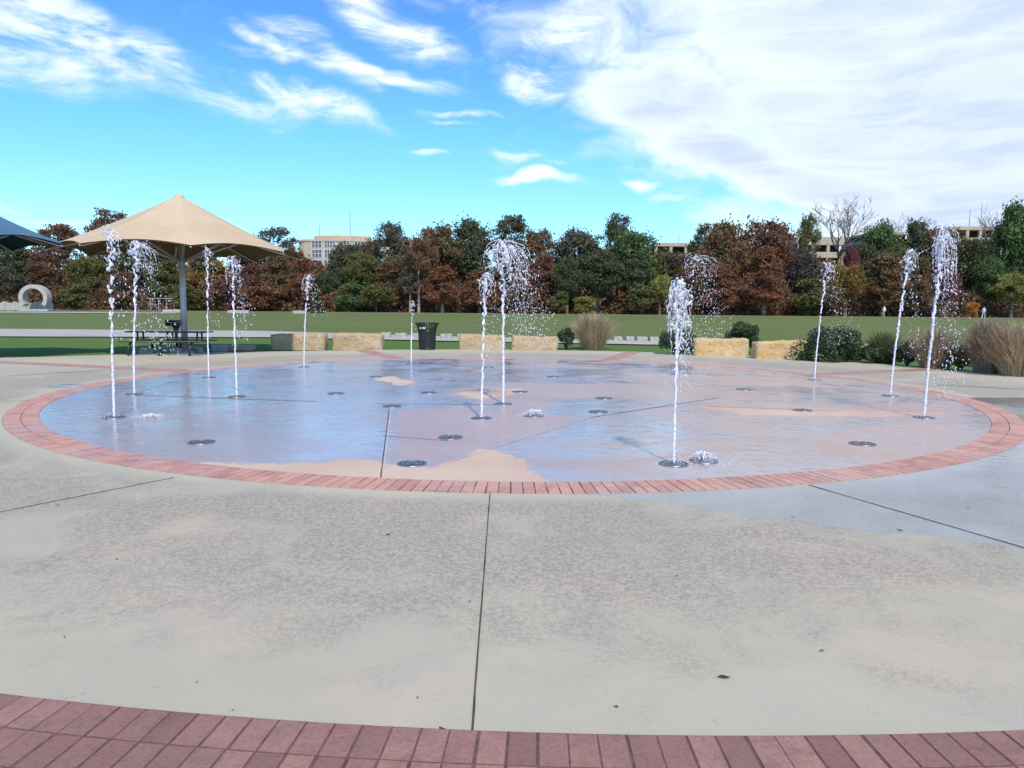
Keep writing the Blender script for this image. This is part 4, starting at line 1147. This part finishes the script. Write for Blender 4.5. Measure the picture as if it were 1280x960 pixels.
# bare trees
def bare(px, ytop, D_, label, seed, spread=.6, depth=4, base=None):
    x, _, zt_ = atD(px, ytop, D_); zg = zt(x, D_); hh = zt_-zg
    root = empty('bare_tree', (x, D_, zg)); tag(root, label, 'tree', 'leafless trees on the skyline')
    rng = random.Random(seed); mb = MB(); ends = []
    mb.tube([(0, 0, -.3), (.05, 0, hh*.25), (0, 0, hh*.48)], [.42, .32, .26], 8)
    mb.build('trunk', M['bark'], root, True)
    mb = MB()
    for k in range(7):
        a = k*.9+rng.uniform(-.3, .3); tubes_limb(mb, (0, 0, hh*rng.uniform(.40, .48)), (math.cos(a)*spread, math.sin(a)*spread, 1), hh*.25, .20, depth, rng, ends, .6, .1)
    mx = max(v[2] for v in mb.v)
    k_ = (hh-hh*.4)/(mx-hh*.4)
    mb.v = [(x_, y_, hh*.4+(z_-hh*.4)*k_) if z_ > hh*.4 else (x_, y_, z_) for x_, y_, z_ in mb.v]
    mb.build('branches', M['bark'], root, True)
bare(1053, 244, 140, 'large leafless tree standing up above the parking deck', 4)
bare(1143, 259, 142, 'small leafless tree top above the dark green trees', 5, .9, 3)
bare(1243, 252, 146, 'leafless tree beside the two thin masts', 6, .4, 3)

# undergrowth and brush on the bank: uncountable
rng = nprng(77)
n = 42000
x = rng.uniform(-105, 112, n); y = rng.uniform(119, 124, n); z = rng.random(n)**1.3*(2.6+1.2*np.sin(x*.35)+.9*np.sin(x*1.1+1))
P = np.c_[x, y, z+np.array([zt(a, b) for a, b in zip(x, y)])]
me = quads_mesh('undergrowth', P, None, .30, rng, M['f_brown'])
tag(link(bpy.data.objects.new('undergrowth', me)), 'dark tangled undergrowth below the trees along the field', 'undergrowth', kind='stuff')
n = 60000
x = rng.uniform(-125, 130, n); y = rng.uniform(128, 178, n); z = rng.random(n)*(2.6+1.5*np.sin(x*.21)+1.2*np.sin(x*.7+2)*np.cos(y*.3))
P = np.c_[x, y, z+np.array([zt(a, b) for a, b in zip(x, y)])]
me = quads_mesh('hillside_brush', P, None, .62, rng, M['f_brown'])
tag(link(bpy.data.objects.new('hillside_brush', me)), 'brown and dark brush covering the bank behind the trees', 'brush', kind='stuff')

# ---------------------------------------------------------------- far left: arch, wall, ledges
ax_, ay_, az_ = gat(45, 392.5); ay_ = 104; ax_ = atD(45, 385, ay_)[0]; az_ = zt(ax_, ay_)
root = empty('stone_arch', (ax_, ay_, az_), R(8)); tag(root, 'pale round concrete arch standing at the far side of the field', 'arch')
ppm = F/ay_; ro = 16.5/ppm; ri = 11.8/ppm; zc = atD(45, 372.5, ay_)[2]-az_
mb = MB(); n = 40; a0, a1 = R(-38), R(218); dep = .75
for i in range(n+1):
    a = a0+(a1-a0)*i/n
    for r, y_ in ((ri, -dep), (ro, -dep), (ro, dep), (ri, dep)): mb.v.append((math.cos(a)*r, y_, zc+math.sin(a)*r))
for i in range(n):
    for k_ in range(4):
        j = (k_+1) % 4; mb.f.append((i*4+k_, i*4+j, (i+1)*4+j, (i+1)*4+k_))
mb.f.append((0, 1, 2, 3)); mb.f.append((n*4+3, n*4+2, n*4+1, n*4))
mb.build('ring', M['white_conc'], root)
mb = MB(); mb.box(-1.9, 1.9, -.8, .8, -.1, .2, .05); mb.build('plinth', M['white_conc'], root)
mb = MB()
x0, _, z1 = atD(-120, 378.5, 106); x1, _, _ = atD(64, 379, 106)
mb.box(x0, x1, 106, 106.5, -.2+zt(0, 106), z1+.15, .04)
for i in range(14):
    xx = x0+(x1-x0)*(i+.5)/14; mb.box(xx-.2, xx+.2, 105.9, 106.6, zt(0, 106), z1+.32, .03)
tag(mb.build('low_wall', M['white_conc']), 'low white wall with short piers behind the round arch', 'wall')
for (xa, xb_, yt, yb, lab) in ((203, 226, 387, 391, 'pale stone ledge in the field just left of the umbrella pole'), (284, 310, 388, 391.5, 'pale stone ledge in the field behind the fourth jet'), (186, 240, 373, 376, 'long pale rail of the footbridge behind the umbrella pole'), (366, 382, 388.5, 391, 'short pale ledge behind the short pointed jet')):
    Dq = 100 if yb > 380 else 119
    xa_, _, zb = atD(xa, yb, Dq); xb2, _, zt_ = atD(xb_, yt, Dq)
    mb = MB()
    if yb > 380:
        mb.box(xa_, xb2, Dq, Dq+.8, zt(xa_, Dq)-.1, zt_, .05); tag(mb.build('stone_ledge', M['white_conc']), lab, 'ledge', 'pale ledges in the field')
    else:
        root = empty('footbridge_rail', ((xa_+xb2)/2, Dq, zt(xa_, Dq))); tag(root, lab, 'railing')
        L = xb2-xa_; zr = zt_-zt(xa_, Dq)
        mb.box(-L/2, L/2, -.1, .1, zr-.08, zr, .02); mb.build('rail', M['white_conc'], root)
        for i in range(6):
            m2 = MB(); xx = -L/2+.3+(L-.6)*i/5; m2.box(xx-.04, xx+.04, -.04, .04, -.1, zr-.083); m2.build('post', M['white_conc'], root)

# ---------------------------------------------------------------- buildings on the rise
def bpos(px, py, D_): return atD(px, py, D_)
D1 = 182
root = empty('round_building', (bpos(413, 330, D1)[0], D1+8, zt(0, 185))); tag(root, 'tan office building with a curved front and stacked windows above the trees', 'building')
root.scale = (1, .4, 1); ox, oy, oz = root.location
def zpx(py, D_=D1, px=413): return atD(px, py, D_)[2]-oz
r1 = 50/F*D1
def arcwall(r, z0, z1, mat, name, a0=-180, a1=0, n=36, parent=root):
    mb = MB()
    for i in range(n):
        t0 = R(a0+(a1-a0)*i/n); t1 = R(a0+(a1-a0)*(i+1)/n)
        mb.quad((math.cos(t0)*r, math.sin(t0)*r, z0), (math.cos(t1)*r, math.sin(t1)*r, z0), (math.cos(t1)*r, math.sin(t1)*r, z1), (math.cos(t0)*r, math.sin(t0)*r, z1))
    return mb
wall = arcwall(r1, -2, zpx(297.5), None, '', -200, 20)
n0 = len(wall.v)
for k_ in range(40):
    a = 2*math.pi*k_/40; wall.v.append((math.cos(a)*r1, math.sin(a)*r1, zpx(297.5)))
wall.f.append(tuple(range(n0, n0+40)))
wall.build('wall', M['tan_wall'], root)
mb = MB(); mb.lathe([(r1*1.0, zpx(299.5)), (r1*1.03, zpx(299.5)), (r1*1.03, zpx(297)), (r1*.6, zpx(296.8))], 48); mb.build('cornice', M['tan_wall'], root)
mb = MB(); mb.lathe([(r1*.72, zpx(297.5)), (r1*.72, zpx(293.5)), (r1*.70, zpx(291.5)), (0, zpx(291.3))], 40, (1.2, 0, 0)); mb.build('roof', M['roof_tan'], root, False)
for k_, (pa, pb) in enumerate(((384.5, 397.5), (401, 414.5), (420, 432), (438, 448))):
    for (yt, yb) in ((299.5, 307.5), (310.5, 320.5), (324, 332)):
        xa = (pa-413)/F*D1; xb_ = (pb-413)/F*D1
        ta = math.acos(max(-.99, min(.99, xa/r1))); tb = math.acos(max(-.99, min(.99, xb_/r1)))
        mb = arcwall(r1+.06, zpx(yb), zpx(yt), None, '', -math.degrees(ta), -math.degrees(tb), 5); w_ = mb.build('window', M['glass'], root)
        mb = MB(); nmul = 4 if pa > 400 and pa < 410 else 3
        for q in range(nmul+1):
            t_ = -ta+(-tb+ta)*q/nmul; rr = r1+.14
            mb.tube([(math.cos(t_)*rr, math.sin(t_)*rr, zpx(yb)), (math.cos(t_)*rr, math.sin(t_)*rr, zpx(yt))], .09, 4)
        for zz in (zpx(yb), zpx(yt), (zpx(yb)+zpx(yt))/2):
            mb.tube([(math.cos(-ta+(ta-tb)*q/4)*(r1+.14), math.sin(-ta+(ta-tb)*q/4)*(r1+.14), zz) for q in range(5)], .07, 4)
        mb.build('frame', M['frame'], w_)
def deck(pa, pb, ytop, levels, D_, label, name='parking_deck', cols=4, mat='deck_wall', roof=None, depth=16):
    """parking deck: stacked fascias with open dark bays and columns"""
    xa, _, _ = atD(pa, ytop, D_); xb_, _, z1 = atD(pb, ytop, D_); zg = zt(0, D_)
    root = empty(name, ((xa+xb_)/2, D_, zg)); tag(root, label, 'building')
    L = xb_-xa; Z = lambda py: atD((pa+pb)/2, py, D_)[2]-zg
    mb = MB(); mb.box(-L/2+.3, L/2-.3, 3, depth, -1, Z(ytop)-.3); mb.build('bay_shade_box', M['dark_open'], root)  # near-black box stands for the shade deep in the open bays
    for (ya, yb) in levels:
        mb = MB(); mb.box(-L/2, L/2, 0, depth+.5, Z(yb), Z(ya), .06); mb.build('floor_slab', M[mat], root)
    for k_ in range(cols):
        xx = -L/2+.5+(L-1)*k_/(cols-1); mb = MB(); mb.box(xx-.35, xx+.35, .1, .8, -1, Z(levels[0][1])-.003); mb.build('column', M[mat], root)
    return root
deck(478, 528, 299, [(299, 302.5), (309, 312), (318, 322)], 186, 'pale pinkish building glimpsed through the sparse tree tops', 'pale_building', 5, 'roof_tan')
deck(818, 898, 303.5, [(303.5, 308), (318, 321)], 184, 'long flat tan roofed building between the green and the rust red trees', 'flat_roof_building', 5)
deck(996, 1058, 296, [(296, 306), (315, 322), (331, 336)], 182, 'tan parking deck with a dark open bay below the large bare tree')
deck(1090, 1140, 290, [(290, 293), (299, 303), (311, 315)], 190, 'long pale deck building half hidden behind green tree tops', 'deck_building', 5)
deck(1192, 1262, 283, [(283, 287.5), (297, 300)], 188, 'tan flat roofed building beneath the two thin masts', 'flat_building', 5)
for (px, yt, yb, D_, lab) in ((399, 281, 297, 189, 'short thin mast on the left part of the round building roof'), (437.5, 264, 293, 189, 'tall thin mast on the round building roof'), (848, 294, 305, 190, 'short mast on the long flat roof'), (1213, 261, 284, 193, 'left of two thin masts near the right edge'), (1228, 254, 284, 193, 'right and taller of two thin masts near the right edge')):
    x, y, z1 = atD(px, yt, D_); z0 = atD(px, yb, D_)[2]
    mb = MB(); mb.tube([(0, 0, -.6), (0, 0, (z1-z0)*.5), (0, 0, z1-z0)], [.10, .08, .05], 6)
    mb.tube([(-.25, 0, (z1-z0)*.9), (.25, 0, (z1-z0)*.9)], .03, 4)
    o = mb.build('roof_mast', M['mast'] if px != 1228 else M['mast']); o.location = (x, y, z0); tag(o, lab, 'mast', 'thin masts above the roofs')

# ---------------------------------------------------------------- people far across the field
def person(px, ybot, D_, shirt, pants, label, rz, seed, stride=.12):
    x, _, _ = atD(px, ybot, D_); z = zt(x, D_)-.03
    V = [(0, 0, .98), (0, 0, 1.22), (0, 0, 1.42), (0, 0, 1.52), (0, .02, 1.63), (0, .02, 1.74),
         (.10, 0, .92), (.11, stride, .5), (.11, stride*1.2, .08), (.11, stride*1.2-.14, .03),
         (-.10, 0, .92), (-.11, -stride*.4, .5), (-.11, -stride*1.6, .10), (-.11, -stride*1.6-.13, .04),
         (.18, 0, 1.40), (.24, -.04, 1.12), (.25, -.14, .88), (-.18, 0, 1.40), (-.25, .05, 1.12), (-.26, -.06, .87)]
    E = [(0, 1), (1, 2), (2, 3), (3, 4), (4, 5), (0, 6), (6, 7), (7, 8), (8, 9), (0, 10), (10, 11), (11, 12), (12, 13), (2, 14), (14, 15), (15, 16), (2, 17), (17, 18), (18, 19)]
    rad = [.14, .14, .15, .055, .095, .07, .095, .065, .045, .035, .095, .065, .045, .035, .06, .042, .035, .06, .042, .035]
    me = bpy.data.meshes.new('person'); me.from_pydata(V, E, []); me.skin_vertices or None
    o = link(bpy.data.objects.new('person', me)); o.location = (x, D_, z); o.rotation_euler.z = rz
    sk = o.modifiers.new('skin', 'SKIN')
    if not me.skin_vertices: me.attributes
    try:
        for i, r in enumerate(rad):
            me.skin_vertices[0].data[i].radius = (r, r*.8)
        me.skin_vertices[0].data[0].use_root = True
    except Exception:
        pass
    sb = o.modifiers.new('sub', 'SUBSURF'); sb.levels = 1; sb.render_levels = 1
    t = NT('person_clothes'); v = t.obj(); sp2 = t.n('ShaderNodeSeparateXYZ'); t.l(v, sp2.inputs[0])
    c = t.mix(t.ramp(sp2.outputs[2], .93, .95), pants, shirt); c = t.mix(t.ramp(sp2.outputs[2], 1.47, 1.49), c, (.45, .27, .2)); c = t.mix(t.ramp(sp2.outputs[2], 1.70, 1.72), c, (.06, .04, .03))
    t.l(c, t.b.inputs['Base Color']); me.materials.append(t.m)
    tag(o, label, 'person')
person(1105, 395, 112, (.75, .75, .72), (.4, .38, .35), 'distant person in a white top standing near the small orange bush', .4, 1)
person(1229, 400, 108, (.72, .78, .85), (.65, .7, .8), 'distant person in pale blue clothes walking near the right edge', -.9, 2, .2)
